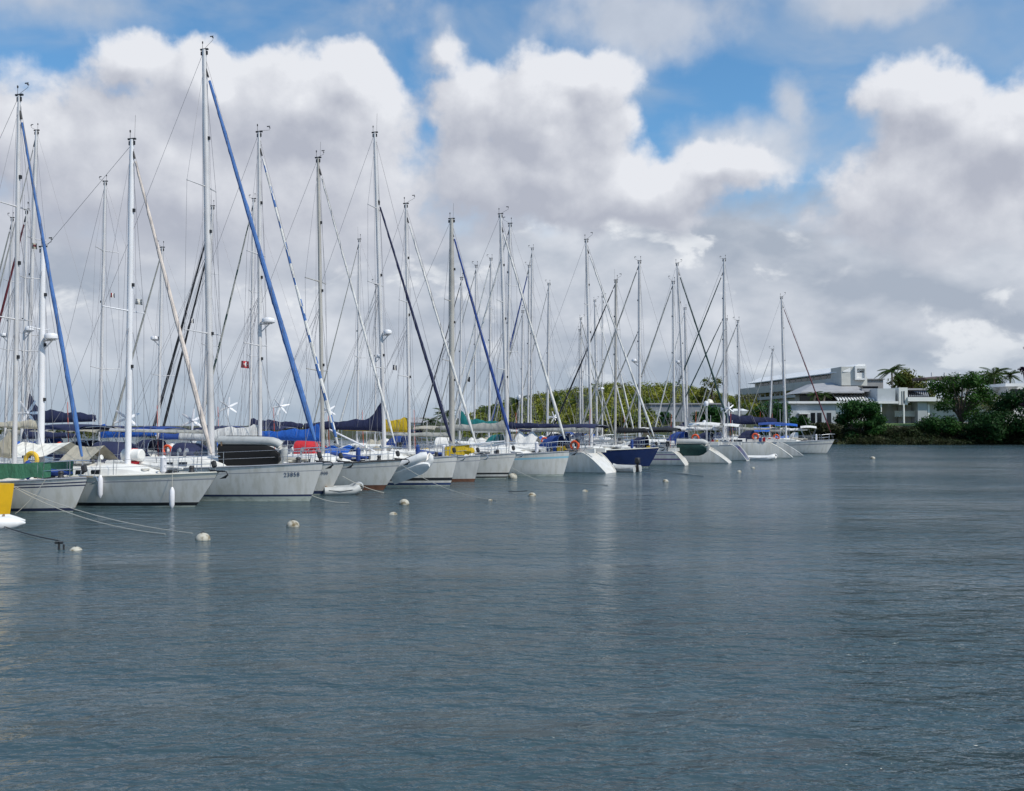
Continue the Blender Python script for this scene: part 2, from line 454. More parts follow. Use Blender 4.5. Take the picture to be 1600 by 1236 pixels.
    # ----- mast position from its foot
    if mu is not None:
        t = (mu - 800) / FPX
        s_ = (t * org.y - org.x) / (d.x - t * d.y)
        mx = s_
    else: mx = L / 2 - L * mfrac
    mx = min(max(mx, -L * .3), L / 2 - 1.6)
    wm = org + d * mx
    ztop = at(mtop[0], mtop[1], wm.y).z
    rk = 0.0
    if rake is not None: rk = rake
    elif mu is not None: rk = (mtop[0] - mu) / FPX * wm.y / d.x
    elif mastat: rk = (mtop[0] - mastat[0]) / FPX * wm.y / d.x
    rk = max(min(rk, .2), -.75)
    # ----- coachroof
    c0, c1 = -L * .17, min(mx + 1.5, L / 2 - 2.2)
    ctop = lambda x: dz(x) + (cabin if x < mx else cabin * max(0, 1 - ((x - mx) / (c1 - mx)) ** 1.5))
    if cabin:
        cb = MB(); rg = []
        N = 12
        for i in range(N + 1):
            x = c0 + (c1 - c0) * i / N
            w_ = min(.70 * dh(x), .36 * B) * (1 - .45 * max(0, (i - 6) / 6) ** 2)
            h_ = max(ctop(x) - dz(x), .03) * (1 + .05 * (1 - i / N)); z_ = dz(x) - .01
            rg.append([Vector((x, w_, z_)), Vector((x, w_ * .95, z_ + h_ * .72)), Vector((x, w_ * .80, z_ + h_ * .97)), Vector((x, 0, z_ + h_ + .07)),
                       Vector((x, -w_ * .80, z_ + h_ * .97)), Vector((x, -w_ * .95, z_ + h_ * .72)), Vector((x, -w_, z_))])
        cb.loft(rg, 0, True, True)
        co = cb.build('coachroof', 'deck', root, sharp=30)
        if windows:
            for i0, i1 in ((1, 3), (4, 5), (6, 8)):
                for sd, k0, k1 in ((1, 0, 1), (-1, 6, 5)):
                    wb = MB(); q4 = []
                    for i, fr in ((i0, .28), (i1, .28), (i1, .86), (i0, .86)):
                        q4.append(rg[i][k0].lerp(rg[i][k1], fr) + Vector((0, .012 * sd, .003)))
                    inn = [p - Vector((0, .03 * sd, 0)) for p in q4]
                    wb.loft([inn, q4] if sd < 0 else [list(reversed(inn)), list(reversed(q4))])
                    wb.build('window', 'glass', co, smooth=False)
        hx = c1 + .35
        MB().box((hx, 0, dz(hx) + .085), (.5, .5, .05)).build('deck_hatch', 'glass', root, smooth=False)
    # cockpit coaming and wheel
    if detail > 1:
        kb = MB()
        for sd in (1, -1):
            kb.box((-L * .31, sd * B * .27, dz(-L * .31) + .15), (L * .26, .22, .26))
        kb.build('cockpit_coaming', 'deck', root, smooth=False)
    # ----- pulpit, lifelines
    if rails:
        rb = MB(); r_ = .016
        xb = L / 2 - .12
        st = [(x, dh(x) * .95) for x in np.linspace(-L / 2 + .9 + rev, L / 2 - 1.5, 6)]
        top = Vector((L / 2 + .06, 0, dz(xb) + .62))
        for sd in (1, -1):
            px = L / 2 - 1.35
            f0 = Vector((px, sd * dh(px) * .95, dz(px)))
            rb.tube([f0, f0 + Vector((0.06, 0, .62)), Vector((L / 2 - .55, sd * .34, dz(xb) + .63)), top], r_, 5)
            rb.tube([Vector((L / 2 - .55, sd * .26, dz(xb))), Vector((L / 2 - .5, sd * .34, dz(xb) + .63))], r_, 5)
            rb.tube([f0 + Vector((0.03, 0, .32)), Vector((L / 2 - .5, sd * .30, dz(xb) + .32))], r_ * .8, 5)
        rb.build('pulpit', 'steel', root)
        gb = MB()
        for sd in (1, -1):
            for x, y in st: gb.tube([(x, sd * y, dz(x)), (x, sd * y, dz(x) + .62)], .013, 5)
            for hgt in (.33, .61):
                pts = [Vector((x, sd * y, dz(x) + hgt)) for x, y in st] + [Vector((L / 2 - 1.3, sd * dh(L / 2 - 1.3) * .95, dz(L / 2 - 1.3) + hgt))]
                gb.tube(pts, .007, 4)
        gb.build('lifelines', 'steel', root)
        pb = MB(); xa = -L / 2 + .25 + rev
        for sd in (1, -1):
            y = dh(xa) * .9
            for hgt in (.32, .62): pb.tube([(xa + .95, sd * y, dz(xa) + hgt), (xa + .1, sd * y, dz(xa) + hgt), (xa, sd * y * .8, dz(xa) + hgt), (xa, sd * .25, dz(xa) + hgt)], r_, 5)
            for x in (xa + .9, xa + .08): pb.tube([(x, sd * y, dz(xa)), (x, sd * y, dz(xa) + .62)], r_, 5)
        pb.build('pushpit', 'steel', root)
    if weather:
        for x0, x1, mt in weather:
            for sd in (1, -1):
                N = 10; pr = []
                for i in range(N + 1):
                    x = x0 + (x1 - x0) * i / N
                    pr.append([Vector((x, sd * dh(x) * .965, dz(x) + .10 + .03 * math.sin(i * 1.9))), Vector((x, sd * (dh(x) * .965 + .02 * math.sin(i * 2.3)), dz(x) + .36)), Vector((x, sd * dh(x) * .965, dz(x) + .62 - .015 * math.sin(i * 1.3)))])
                MB().loft(pr, 0, False, False).build('weather_cloth', mt, root)
    # anchor on its roller
    if detail > 1 and side > 0 and (org.x * 3.7) % 1 < .75:
        ab = MB(); z_ = dz(L / 2) + .05
        ab.box((L / 2 - .05, 0, z_), (.7, .14, .07))
        ab.tube([(L / 2 - .5, 0, z_ + .06), (L / 2 + .42, 0, z_ - .02), (L / 2 + .5, 0, z_ - .2)], .028, 5)
        ab.add([(L / 2 + .52, 0, z_ - .1), (L / 2 + .36, .17, z_ - .26), (L / 2 + .05, 0, z_ - .36), (L / 2 + .36, -.17, z_ - .26), (L / 2 + .38, 0, z_ - .33)], [(0, 1, 4), (0, 4, 3), (1, 2, 4), (4, 2, 3), (0, 3, 2, 1)])
        ab.v = [((v[0] - L / 2) * .82 + L / 2, v[1] * .82, (v[2] - z_) * .8 + z_) for v in ab.v]
        ab.build('anchor', 'dark' if (org.y * 5.3) % 1 < .5 else 'steel', root, smooth=False)
    # ----- spars
    def spar(x, zt, rr, mt, rake_, spr, swid, radar_=None, gear=True, nm='mast'):
        z0 = ctop(x) if cabin else dz(x)
        P0, P1 = Vector((x, 0, z0)), Vector((x + rake_, 0, zt))
        H = zt - z0
        lerp = lambda f: P0.lerp(P1, f)
        ms = MB()
        ms.tube([lerp(f) + Vector((-.10 * math.sin(math.pi * f) * 0, 0, 0)) for f in (0, .2, .4, .6, .8, .9, 1)], [rr * 1.12, rr * 1.12, rr * 1.1, rr * 1.08, rr, rr * .9, rr * .72], 10)
        mo = ms.build(nm, mt, root)
        tips = []
        for f in spr:
            w_ = swid * (1.0 if f < .6 else .8)
            c = lerp(f); tp = []
            for sd in (1, -1):
                e = c + Vector((-.22 * w_, sd * w_, .06))
                MB().tube([c, c.lerp(e, .93), e], [.034, .021, .035], 5).build('spreader', mt, mo)
                tp.append(e)
            tips.append(tp)
        if gear:
            gb = MB()
            gb.box(P1 + Vector((0, 0, .02)), (.24 + rr, .08, .06))
            gb.box(P1 + Vector((.0, 0, -.14)), (rr * 2.6, .05, .16))
            gb.tube([P1 + Vector((-.12, .05, .05)), P1 + Vector((-.12, .05, .38))], .010, 4)
            gb.lathe([(.02, 0), (.03, .03), (.03, .08), (.02, .10)], P1 + Vector((-.12, .05, .30)), 6)
            hsh = abs(org.x * 5.17 + org.y * 2.3 + x) % 1
            if hsh < .72:
                wa = (hsh * 9 - 3.2) if hsh > .3 else 0.0
                wd = Vector((math.cos(wa), math.sin(wa), 0)); ln_ = .34 + hsh * .25
                e_ = P1 + Vector((.06, -.04, .05)) + wd * ln_ + Vector((0, 0, .08 + .25 * ((hsh * 7) % 1)))
                gb.tube([P1 + Vector((.06, -.04, .05)), e_, e_ + Vector((0, 0, .14))], .008, 4)
                gb.box(e_ + Vector((0, 0, .10)), (.035, .08, .03)); gb.box(e_ - wd * .06 + Vector((0, 0, .16)), (.16, .008, .045))
            if hsh > .45: gb.tube([P1 + Vector((.08, .06, .03)), P1 + Vector((.10, .06, .55 + hsh * .5))], .006, 4)
            gb.build('masthead_gear', 'dark', mo)
            for f in ((.30, .55, .78) if detail > 1 else (.55,)):
                MB().box(lerp(f) + Vector((rr * 1.15, 0, 0)), (.10, .09, .13)).build('mast_lamp', 'dark', mo, smooth=False)
        if radar_:
            c = at(radar_[0], radar_[1], (org + d * x).y)
            f = (c.z - z0) / H
            c = lerp(f)
            dr = 1 if (radar_[0] - 800) / FPX > ((org + d * (x + rake_ * f)).x / (org + d * (x + rake_ * f)).y) else -1
            dr *= side
            rr2 = radar_[2] if len(radar_) > 2 else .27
            rc = c + Vector((dr * (rr2 + rr + .06), 0, 0))
            ra = MB()
            ra.lathe([(rr2 * .82, -.12), (rr2, -.08), (rr2, -.012), (rr2 * .99, .04), (rr2 * .86, .10), (rr2 * .4, .13), (0, .135)], rc, 16)
            ra.build('radar', 'whitemast', mo)
            br = MB()
            br.box(rc + Vector((-dr * .12, 0, -.15)), (rr2 * 1.9, .16, .035))
            br.tube([rc + Vector((dr * .05, 0, -.16)), c + Vector((dr * rr * .8, 0, -.52))], .03, 6)
            br.tube([rc + Vector((0, 0, -.16)), c + Vector((dr * rr * .8, 0, -.16))], .03, 6)
            br.build('radar_bracket', 'alu', mo)
        return mo, lerp, tips, H, z0
    mo, ml, tips, H, z0 = spar(mx, ztop, mr, mm, rk, spread, sw, radar)
    # ----- standing rigging
    wb = MB(); wr = .009
    bowp = Vector((L / 2 - .12, 0, dz(L / 2) + .08))
    top = ml(.985)
    for sd in (0, 1):
        sg = 1 - 2 * sd
        ch_ = Vector((mx - .25, sg * dh(mx) * .92, dz(mx)))
        pts = [ml(.97)] + [tp[sd] for tp in reversed(tips)] + [ch_]
        wb.tube(pts, wr, 4)
        if tips:
            for ofs in (.45, -.5): wb.tube([ml(spread[0] - .015), Vector((mx + ofs, sg * dh(mx) * .9, dz(mx)))], wr, 4)
            if len(tips) > 1: wb.tube([tips[0][sd], ml(spread[1] - .02)], wr, 4)
    sx = -L / 2 + rev + .2
    if mizzen is None:
        sp = ml(.0) .lerp(Vector((sx, 0, dz(sx))), .93); sp = Vector((sx + 1.0, 0, dz(sx) + 2.6))
        wb.tube([ml(1.0), sp], wr, 4)
        for sg in (1, -1): wb.tube([sp, Vector((sx, sg * dh(sx) * .7, dz(sx) + .1))], wr, 4)
    # halyards slack beside the mast
    for ofs in (.16, -.16): wb.tube([ml(.97) + Vector((ofs * .6, 0, 0)), Vector((mx + ofs * 1.8, ofs * 1.5, z0 + .3))], .007, 4)
    wb.tube([ml(.99), bowp], .012, 4)
    wb.build('standing_rigging', 'wire', root)
    # ----- furled headsail(s)
    def furled(foot, head_, mt, mt2, rad, sp_, nm='furled_headsail', lo=.05, bare=None):
        n = 40 if (sp_ or detail > 1) else 16
        fr = [lo + (.955 - lo) * i / n for i in range(n + 1)]
        pts = [foot.lerp(head_, f) for f in fr]
        def rad_(f):
            base = rad * (1.12 - .72 * max(0, f - .12) ** 1.1) * (min(1, .45 + (f - lo) * 7))
            if bare and f < bare: base *= .42
            return base * (1 + .07 * math.sin(f * 61 + rad * 400))
        rr = [rad_(f) for f in fr]
        ms_ = [mt] + ([mt2] if mt2 else [])
        fun = (lambda i, j: 1 if ((j + i * (3 if i % 2 else 2)) % 8) < 3 else 0) if sp_ else ((lambda i, j: 1 if i < n * (bare or 0) else 0) if (mt2 and bare) else None)
        hs = MB().tube(pts, rr, 8, 0, fun)
        if detail > 1 and not sp_:      # the leech of the rolled sail shows as a spiral seam
            ax_ = (head_ - foot).normalized(); u1 = ax_.cross(Vector((0, 1, 0))).normalized(); u2 = ax_.cross(u1)
            ln_ = (head_ - foot).length; nn = int(ln_ * 5); hx = []
            for i in range(nn + 1):
                f = lo + .02 + (.93 - lo) * i / nn; an = 6.283 * f * ln_ / 1.7
                hx.append(foot.lerp(head_, f) + (u1 * math.cos(an) + u2 * math.sin(an)) * rad_(f) * .97)
            hs.tube(hx, .013, 4, len(ms_)); ms_ = ms_ + ['seam']
        so = hs.build(nm, ms_, root)
        dr = MB()
        ax = (head_ - foot).normalized()
        dr.tube([foot + ax * .12, foot + ax * .16, foot + ax * .34, foot + ax * .38], [.06, .10, .10, .05], 8)
        dr.build('furler_drum', 'dark', so)
        MB().tube([head_.lerp(foot, .035), head_.lerp(foot, .012)], .04, 6).build('halyard_swivel', 'dark', so)
        return so
    if jib: furled(bowp, ml(jtop), jib, jib2, jr, spiral, bare=jbare)
    if second:
        f2 = Vector((L / 2 - second[1], 0, dz(L / 2 - second[1]) + .08))
        wb2 = MB().tube([f2, ml(second[2])], .01, 4); wb2.build('inner_stay', 'wire', root)
        furled(f2, ml(second[2]), second[0], None, jr * .9, False, 'furled_staysail')
    # ----- boom and sail cover
    def boomed(x, zb, ln, mt_, cv, h0, hpk, nm='boom', ra=.07):
        bz = zb
        e = Vector((x - ln, 0, bz + .08)); s0 = Vector((x - .12, 0, bz))
        bo = MB().tube([s0, e], ra, 8, sy=.8).build(nm, mt_, root)
        MB().tube([s0 + Vector((-.2, 0, -.03)), Vector((x - .1, 0, z0 + .12))], .025, 5).build('vang', 'alu', bo)
        if cv:
            N = 18; rg = []
            for i in range(N + 1):
                f = i / N
                hh = h0 * (1 - .52 * f) * (1 + .09 * math.sin(f * 17 + x) + .05 * math.sin(f * 41))
                if hpk and f < .22: hh += hpk * (1 - f / .22) ** 1.6
                ww = (.15 + .05 * math.sin(math.pi * f)) * (1 - .3 * f)
                if i in (0, N): hh *= .93; ww *= .6
                c = s0.lerp(e, f * 1.0)
                zc = c.z - .06
                rg.append([Vector((c.x, ww * sx_, zc + hh * sz_)) for sx_, sz_ in ((.75, 0), (1.05, .18), (.9, .45), (.42, .86), (.0, 1.0), (-.42, .86), (-.9, .45), (-1.05, .18), (-.75, 0), (0, -.06))])
            MB().loft(rg).build('sail_cover', cv, bo, sharp=60)
            lz = MB()
            if detail > 1:
                for sg in (1, -1):
                    for f in (.3, .55, .82): lz.tube([s0.lerp(e, f) + Vector((0, sg * .17, .1)), ml(.5) if nm == 'boom' else Vector((x, sg * .1, bz + 4))], .006, 4)
                lz.build('lazy_jacks', 'wire', bo)
        return bo
    BZ = z0 + boomz * .62
    if boom: boomed(mx, BZ, boom, mm, cover, ch, cpeak)
    if mizzen:
        t = (mizzen['u'] - 800) / FPX
        xm = (t * org.y - org.x) / (d.x - t * d.y)
        zt = at(mizzen['u'], mizzen['v'], (org + d * xm).y).z
        cab_ = cabin; 
        m2, ml2, tp2, h2, zz = spar(xm, zt, mizzen.get('r', .08), mizzen.get('m', mm), -.05, (.62,), .7, mizzen.get('radar'), nm='mizzen_mast')
        rb = MB()
        rb.tube([ml(.985), ml2(.985)], wr, 4)
        for sd in (0, 1):
            sg = 1 - 2 * sd
            for ofs in (.5, -.55): rb.tube([ml2(.95), Vector((xm + ofs, sg * dh(xm) * .9, dz(xm)))], wr, 4)
        rb.build('mizzen_rigging', 'wire', root)
        if mizzen.get('boom'): boomed(xm, dz(xm) + 1.9, mizzen['boom'], mm, mizzen.get('cover'), .36, 0, 'mizzen_boom')
    # ----- canvas work
    def hooped(x0, x1, w0, h0, mt, nm, zb, front=True, win=True):
        hb_ = MB(); rg = []
        n = 10
        secs = [(x0, .12, 1.0), (x0 - .30 * (x0 - x1), .74, 1.0), (x0 - .55 * (x0 - x1), .97, 1.0), (x1, 1.0, 1.0)] if front else [(x0, .96, 1), (x0 + (x1 - x0) * .33, 1.0, 1), (x0 + (x1 - x0) * .66, 1.0, 1), (x1, .95, 1)]
        for x, hh, ww in secs:
            rg.append([Vector((x, -w0 * ww * math.copysign(abs(math.cos(math.pi * j / n)) ** .55, math.cos(math.pi * j / n)), zb + h0 * hh * (math.sin(math.pi * j / n) ** .5 if front else .86 + .14 * math.sin(math.pi * j / n)))) for j in range(n + 1)])
        o_ = hb_.loft(rg, 0, False, False).build(nm, mt, root)
        if front and win:
            wn = MB()
            for j0, j1 in ((2, 4), (4, 6), (6, 8)):
                q4 = [rg[0][j0], rg[0][j1], rg[1][j1], rg[1][j0]]
                c = (q4[0] + q4[1] + q4[2] + q4[3]) / 4
                wn.add([c + (p - c) * .78 + Vector((.02, 0, .02)) for p in q4], [(0, 1, 2, 3)])
            wn.build('window', 'glass', o_, smooth=False)
        if front: MB().tube([p + Vector((0, 0, -.01)) for p in rg[-1]], .015, 5).build('frame', 'steel', o_)
        else:
            for x in (x0, x1):
                xf = (x0 + x1) / 2 + (x - (x0 + x1) / 2) * .35; zt_ = zb + h0 * .84
                MB().tube([(xf, w0, zb), (x, w0 * .97, zt_), (x, w0 * .6, zt_ + h0 * .08), (x, 0, zt_ + h0 * .10), (x, -w0 * .6, zt_ + h0 * .08), (x, -w0 * .97, zt_), (xf, -w0, zb)], .016, 5).build('frame', 'steel', o_)
        return o_
    if hood: hooped(-L * .10, -L * .23, B * .30, 1.02, hood, 'sprayhood', dz(-L * .17) + .12)
    if bimini: hooped(-L * .26, -L * .45, B * .38, 1.75, bimini, 'bimini', dz(-L * .35) + .15, False)
    if awning:
        for x0, x1, zr, ze, hw, mt in awning:
            N = 8; rg = []
            for i in range(N + 1):
                x = x0 + (x1 - x0) * i / N
                sg = .10 * math.sin(math.pi * i / N)
                rg.append([Vector((x, -hw, ze - .02 + .04 * math.sin(i * 1.7))), Vector((x, -hw * .5, (zr + ze) / 2 - sg)), Vector((x, 0, zr - sg * .6)), Vector((x, hw * .5, (zr + ze) / 2 - sg)), Vector((x, hw, ze + .04 * math.sin(i * 2.1)))])
            MB().loft(rg, 0, False, False).build('awning', mt, root)
    if gen:
        gx, gy, gz = -L / 2 + .35 + rev, (-.9 if side > 0 else .9) * B * .36, dz(-L / 2) + (gen if gen is not True else 2.5)
        po = MB().tube([(gx, gy, dz(gx)), (gx, gy, gz)], .024, 6).tube([(gx, gy, gz - 1.0), (gx + .5, gy * .8, dz(gx) + .5)], .015, 5).build('wind_generator', 'alu', root)
        fd = Vector((math.sin(R(152)), math.cos(R(152)), 0)); fd = Matrix.Rotation(-a, 3, 'Z') @ fd
        c = Vector((gx, gy, gz + .06))
        e1 = Vector((0, 0, 1)).cross(fd).normalized(); e2 = Vector((0, 0, 1))
        MB().tube([c + fd * .22, c + fd * .15, c - fd * .28, c - fd * .34], [.03, .085, .075, .02], 8).build('nacelle', 'whitemast', po)
        MB().tube([c - fd * .3, c - fd * .75], .018, 5).add([c - fd * .6 + e2 * .03, c - fd * .92 + e2 * .20, c - fd * .92 - e2 * .20, c - fd * .6 - e2 * .03, ], [(0, 1, 2, 3)]).build('tail_fin', 'whitemast', po)
        bl = MB(); ph = (org.x * 7.3) % 1
        for q_ in range(6):
            an = ph + q_ * math.pi / 3
            u_ = e1 * math.cos(an) + e2 * math.sin(an); v_ = -e1 * math.sin(an) + e2 * math.cos(an)
            b0 = c + fd * .17
            bl.loft([[b0 + u_ * r + v_ * w2 + fd * t2 for w2, t2 in ((-wd, .035 * (1 - r)), (0, .018), (wd, -.03 * (1 - r)), (0, -.012))] for r, wd in ((.07, .035), (.2, .062), (.45, .052), (.60, .034))])
        bl.build('rotor', 'whitemast', po)
    # ----- things fitted on deck
    for e in extra:
        kind, px, py, pz, mt = e[:5]
        if kind == 'raft':
            o_ = MB().lathe([(0, -.42), (.2, -.42), (.24, -.38), (.24, -.03), (.26, 0), (.24, .03), (.24, .38), (.2, .42), (0, .42)], n=14)
            o_.v = [(v[2] + px, v[1] + py, v[0] + dz(px) + pz) for v in o_.v]
            o_.build('life_raft_canister', 'deck', root)
            MB().box((px, py, dz(px) + pz), (.04, .545, .52)).box((px, py, dz(px) + pz - .3), (.5, .3, .1)).build('raft_cradle', 'red', root, smooth=False)
        elif kind == 'ring':
            MB().tube(arc((px, py, dz(px) + pz), .26, R(-60), R(240), 14, ((1, 0, 0), (0, 0, 1))), .085, 8).build('horseshoe_buoy', mt, root)
        elif kind == 'bag':
            ob = MB(); 
            rg = [[Vector((px + x * e[5], py + y * .22 * q_, dz(px) + pz + .02 + max(z * .2 * q_, -.12))) for y, z in ((-1, -.6), (-1.1, 0), (-.6, .8), (0, 1), (.6, .8), (1.1, 0), (1, -.6))] for x, q_ in ((-.5, .6), (-.42, .95), (-.1, 1.05), (.2, .95), (.43, 1), (.5, .55))]
            ob.loft(rg).build('sail_bag', mt, root)
        elif kind == 'outboard':
            MB().box((px, py, dz(px) + pz + .25), (.24, .3, .36)).build('outboard_motor', mt, root).modifiers.new('b', 'BEVEL').width = .05
            MB().box((px, py, dz(px) + pz - .2), (.1, .09, .6)).box((px - .08, py, dz(px) + pz - .5), (.3, .03, .1)).build('outboard_leg', 'dark', root, smooth=False)
        elif kind == 'dome':
            MB().lathe([(.16, -.1), (.19, 0), (.19, .16), (.14, .27), (0, .31)], (px, py, dz(px) + pz), 12).tube([(px, py, dz(px)), (px, py, dz(px) + pz)], .025, 6).build('satellite_dome', 'whitemast', root)
        elif kind == 'pole':
            MB().tube([(px, py, dz(px)), (px, py, dz(px) + pz)], .017, 5).build('antenna_pole', mt, root)
        elif kind == 'sprit':
            MB().tube([(L / 2 - .6, 0, dz(L / 2) + .1), (L / 2 + px, 0, dz(L / 2) + pz)], .06, 8).build('bowsprit', mt, root)
        elif kind == 'spole':
            MB().tube([(px, py, dz(px) + pz), (px - e[5], py, dz(px) + e[6])], .045, 8).build('spinnaker_pole', mt, root)
        elif kind == 'panel':
            MB().box((px, py, dz(px) + pz), (.9, 1.6, .04), 0).build('solar_panel', 'glass', root, smooth=False)
            MB().tube([(px, -.75, dz(px) + .3), (px, -.75, dz(px) + pz - .03)], .02, 5).tube([(px, .75, dz(px) + .3), (px, .75, dz(px) + pz - .03)], .02, 5).build('arch', 'steel', root)
        elif kind == 'drape':
            N = 8; rg = []
            for i in range(N + 1):
                x = px - e[5] * i / N
                hgt = e[6] * (.8 + .2 * math.sin(i * 1.4))
                rg.append([Vector((x, -.7, dz(x) + .35)), Vector((x, -.3, dz(x) + pz + hgt * .6)), Vector((x, 0, dz(x) + pz + hgt)), Vector((x, .3, dz(x) + pz + hgt * .6)), Vector((x, .7, dz(x) + .35))])
            MB().loft(rg, 0, False, False).build('deck_cover', mt, root)
    if detail > 1:   # small gear standing about the cockpit
        r2 = random.Random(int(abs(org.x * 100)) + 3)
        for q_ in range(2):
            x = -L * (.30 + .08 * q_)
            y = r2.uniform(-.5, .5) * B * .5
            MB().tube([(x, y, dz(x) + .2), (x, y, dz(x) + r2.uniform(1.2, 2.6))], .014, 5).build('antenna_pole', 'whitemast', root)
        for q_ in range(3):
            x = mx + .5 + q_ * .55
            MB().tube(arc((x, r2.uniform(-.5, .5), dz(x) + .2), .13, 0, 6.0, 8, ((1, 0, 0), (0, 1, 0))), .035, 5).build('coiled_rope', 'rope', root)
        vs = -1 if side > 0 else 1            # gear lashed along the rail that faces the water
        xc = -L * .30 + r2.uniform(0, .4)
        for q_ in range(r2.randint(2, 4)):
            x = xc + q_ * .34; y = vs * dh(x) * .90
            MB().box((x, y, dz(x) + .27), (.25, .16, .36)).tube([(x - .06, y, dz(x) + .45), (x - .06, y, dz(x) + .50)], .035, 6).build('jerry_can', r2.choice(['midblue', 'yellowfoam', 'whitemast', 'red', 'midblue']), root)
        for q_ in range(2):
            x = mx - .9 - q_ * 1.1; y = vs * B * .16 * (1 - 2 * q_)
            zc = ctop(x) if cabin else dz(x)
            MB().tube([(x, y, zc), (x, y, zc + .24), (x + .04, y, zc + .31), (x + .12, y, zc + .33)], [.06, .055, .07, .10], 8).build('cowl_vent', r2.choice(['deck', 'steel']), root)
        for q_ in range(3):
            x = -L * .22 - q_ * .6; y = vs * B * .27
            MB().lathe([(.08, 0), (.06, .05), (.055, .11), (.07, .13), (.05, .17)], (x, y, dz(x) + .28), 8).build('winch', 'steel', root)
        x = L / 2 - 1.15
        MB().lathe([(.12, 0), (.09, .06), (.08, .14), (.11, .17), (.07, .24)], (x, 0, dz(x) + .05), 10).build('windlass', 'dark', root)
        if side > 0 and L < 14 and r2.random() < .7:
            MB().lathe([(.02, .10), (.11, .02), (.115, -.25), (.11, -.5), (.02, -.58)], (L / 2 - 1.9, vs * dh(L / 2 - 1.9) * .8, dz(L / 2 - 1.9) + .62), 10).build('stowed_fender', r2.choice(['fender', 'midblue', 'fender']), root)
        x = -L / 2 + rev + .35; y = vs * dh(x) * .8
        if r2.random() < .7:
            MB().box((x, y, dz(x) + .62), (.26, .24, .40)).tube([(x + .03, y, dz(x) + .5), (x + .03, y, dz(x) - .12)], .05, 6).build('outboard_motor', 'dark', root, smooth=False)
        MB().tube([(x + .2, -y, dz(x) + .3), (x + .1, -y, dz(x) + 2.9)], .013, 5).build('danbuoy_pole', 'orange', root)
        x = mx + .25
        MB().tube([(x, -vs * .35, ctop(mx) + .05), (x + 1.2, -vs * .32, dz(x + 1.2) + .22), (x + 2.0, -vs * .25, dz(x + 2) + .2)], [.10, .14, .05], 7).build('stowed_sail', r2.choice(['whitesail', 'beige', 'midblue']), root)
    if reg:
        txt, s_, t_, size = reg
        cu = bpy.data.curves.new('registration_number', 'FONT')
        cu.body = txt; cu.size = size; cu.extrude = .003; cu.space_character = 1.1; cu.align_x = 'LEFT'
        o_ = bpy.data.objects.new('registration_number', cu); C.objects.link(o_)
        me_ = bpy.data.meshes.new_from_object(o_); bpy.data.objects.remove(o_); me_.materials.clear(); me_.materials.append(M['letters'])
        o_ = bpy.data.objects.new('registration_number', me_); C.objects.link(o_)
        p0, p1, pu = hp(s_, t_, -1), hp(s_ + .06, t_, -1), hp(s_, t_ + .15, -1)
        ex = (p1 - p0).normalized(); ey = (pu - p0); ey = (ey - ex * ey.dot(ex)).normalized(); ez = ex.cross(ey)
        o_.parent = root
        mw = Matrix((( ex.x, ey.x, ez.x, p0.x + ez.x * .012), (ex.y, ey.y, ez.y, p0.y + ez.y * .012), (ex.z, ey.z, ez.z, p0.z + ez.z * .012), (0, 0, 0, 1)))
        o_.matrix_local = mw
    foot.append((label[:30], org, a, L, B, mx, ztop))
    return root
foot = []
# ================================================================ the moored yachts, bows out towards the open water
GA = 'yachts moored with their bows towards the open water'
GS = 'yachts moored with their sterns towards the open water'
GB = 'yachts beyond the first row of yachts'
NB = (.0, .13, 'navyline')
yacht('white yacht with two dark stripes and a green weather cloth beside the yellow hull', GA, bow=(114, 800), mu=24, mtop=(22, 149), L=11, B=3.2, fb=1.22, fs=1.0, over=.62, rev=.3, hull='white',
      boot=((.0, .045, 'algae'), (.045, .15, 'navyline')), cove=((.77, .81, 'navyline'), (.86, .90, 'navyline')), mr=.075, jib='bluesail', jr=.074, jtop=.97, boom=3.9, cover='creamsail', ch=.55, cpeak=.5, boomz=.9,
      weather=((2.2, 4.4, 'green'),), spread=(.40, .70), hood='beige', cabin=.36, windows=True)
yacht('cream-decked white ketch with two masts, a white awning and a white fender hung each end', GA, bow=(305, 791.5), mu=201, mtop=(201, 218), L=12.6, B=3.3, fb=1.30, fs=1.12, over=.98, rev=-.4, hull='white', rail='cream',
      boot=((.0, .17, 'black'),), cove=((.80, .835, 'greyline'), (.87, .99, 'cream')), mr=.105, mm='whitemast', jib='pinksail', jr=.09, jtop=.975, spread=(.47,), sw=1.25, boom=None,
      mizzen=dict(u=65, v=386, r=.115, m='whitemast', radar=(80, 526, .27), boom=2.4, cover='creamsail'), cabin=.38,
      awning=((-2.6, -.3, 2.42, 1.92, 1.3, 'awning'), (-.1, 1.25, 2.3, 1.7, .95, 'beige')), extra=(('raft', 2.4, .2, .75, 'deck'), ('ring', -1.0, -1.3, .65, 'yellowfoam')))
yacht('large white yacht with the tallest mast and number 23858 on its bow', GA, bow=(484, 782.7), mu=331, mtop=(312, 76), L=14.2, B=3.5, fb=1.55, fs=1.25, over=.62, rev=.4, hull='white',
      boot=((.0, .19, 'algae'), (.19, .27, 'navyline')), cove=((.80, .82, 'greyline'),), mr=.125, mm='alu', jib='bluesail', jr=.115, jtop=.965, spread=(.30, .66), sw=1.35, boom=5.0, cover='greysail', ch=.16, boomz=1.7,
      cabin=.40, reg=('23858', .905, .68, .235), hood='navy', bimini='navy', gen=2.3)
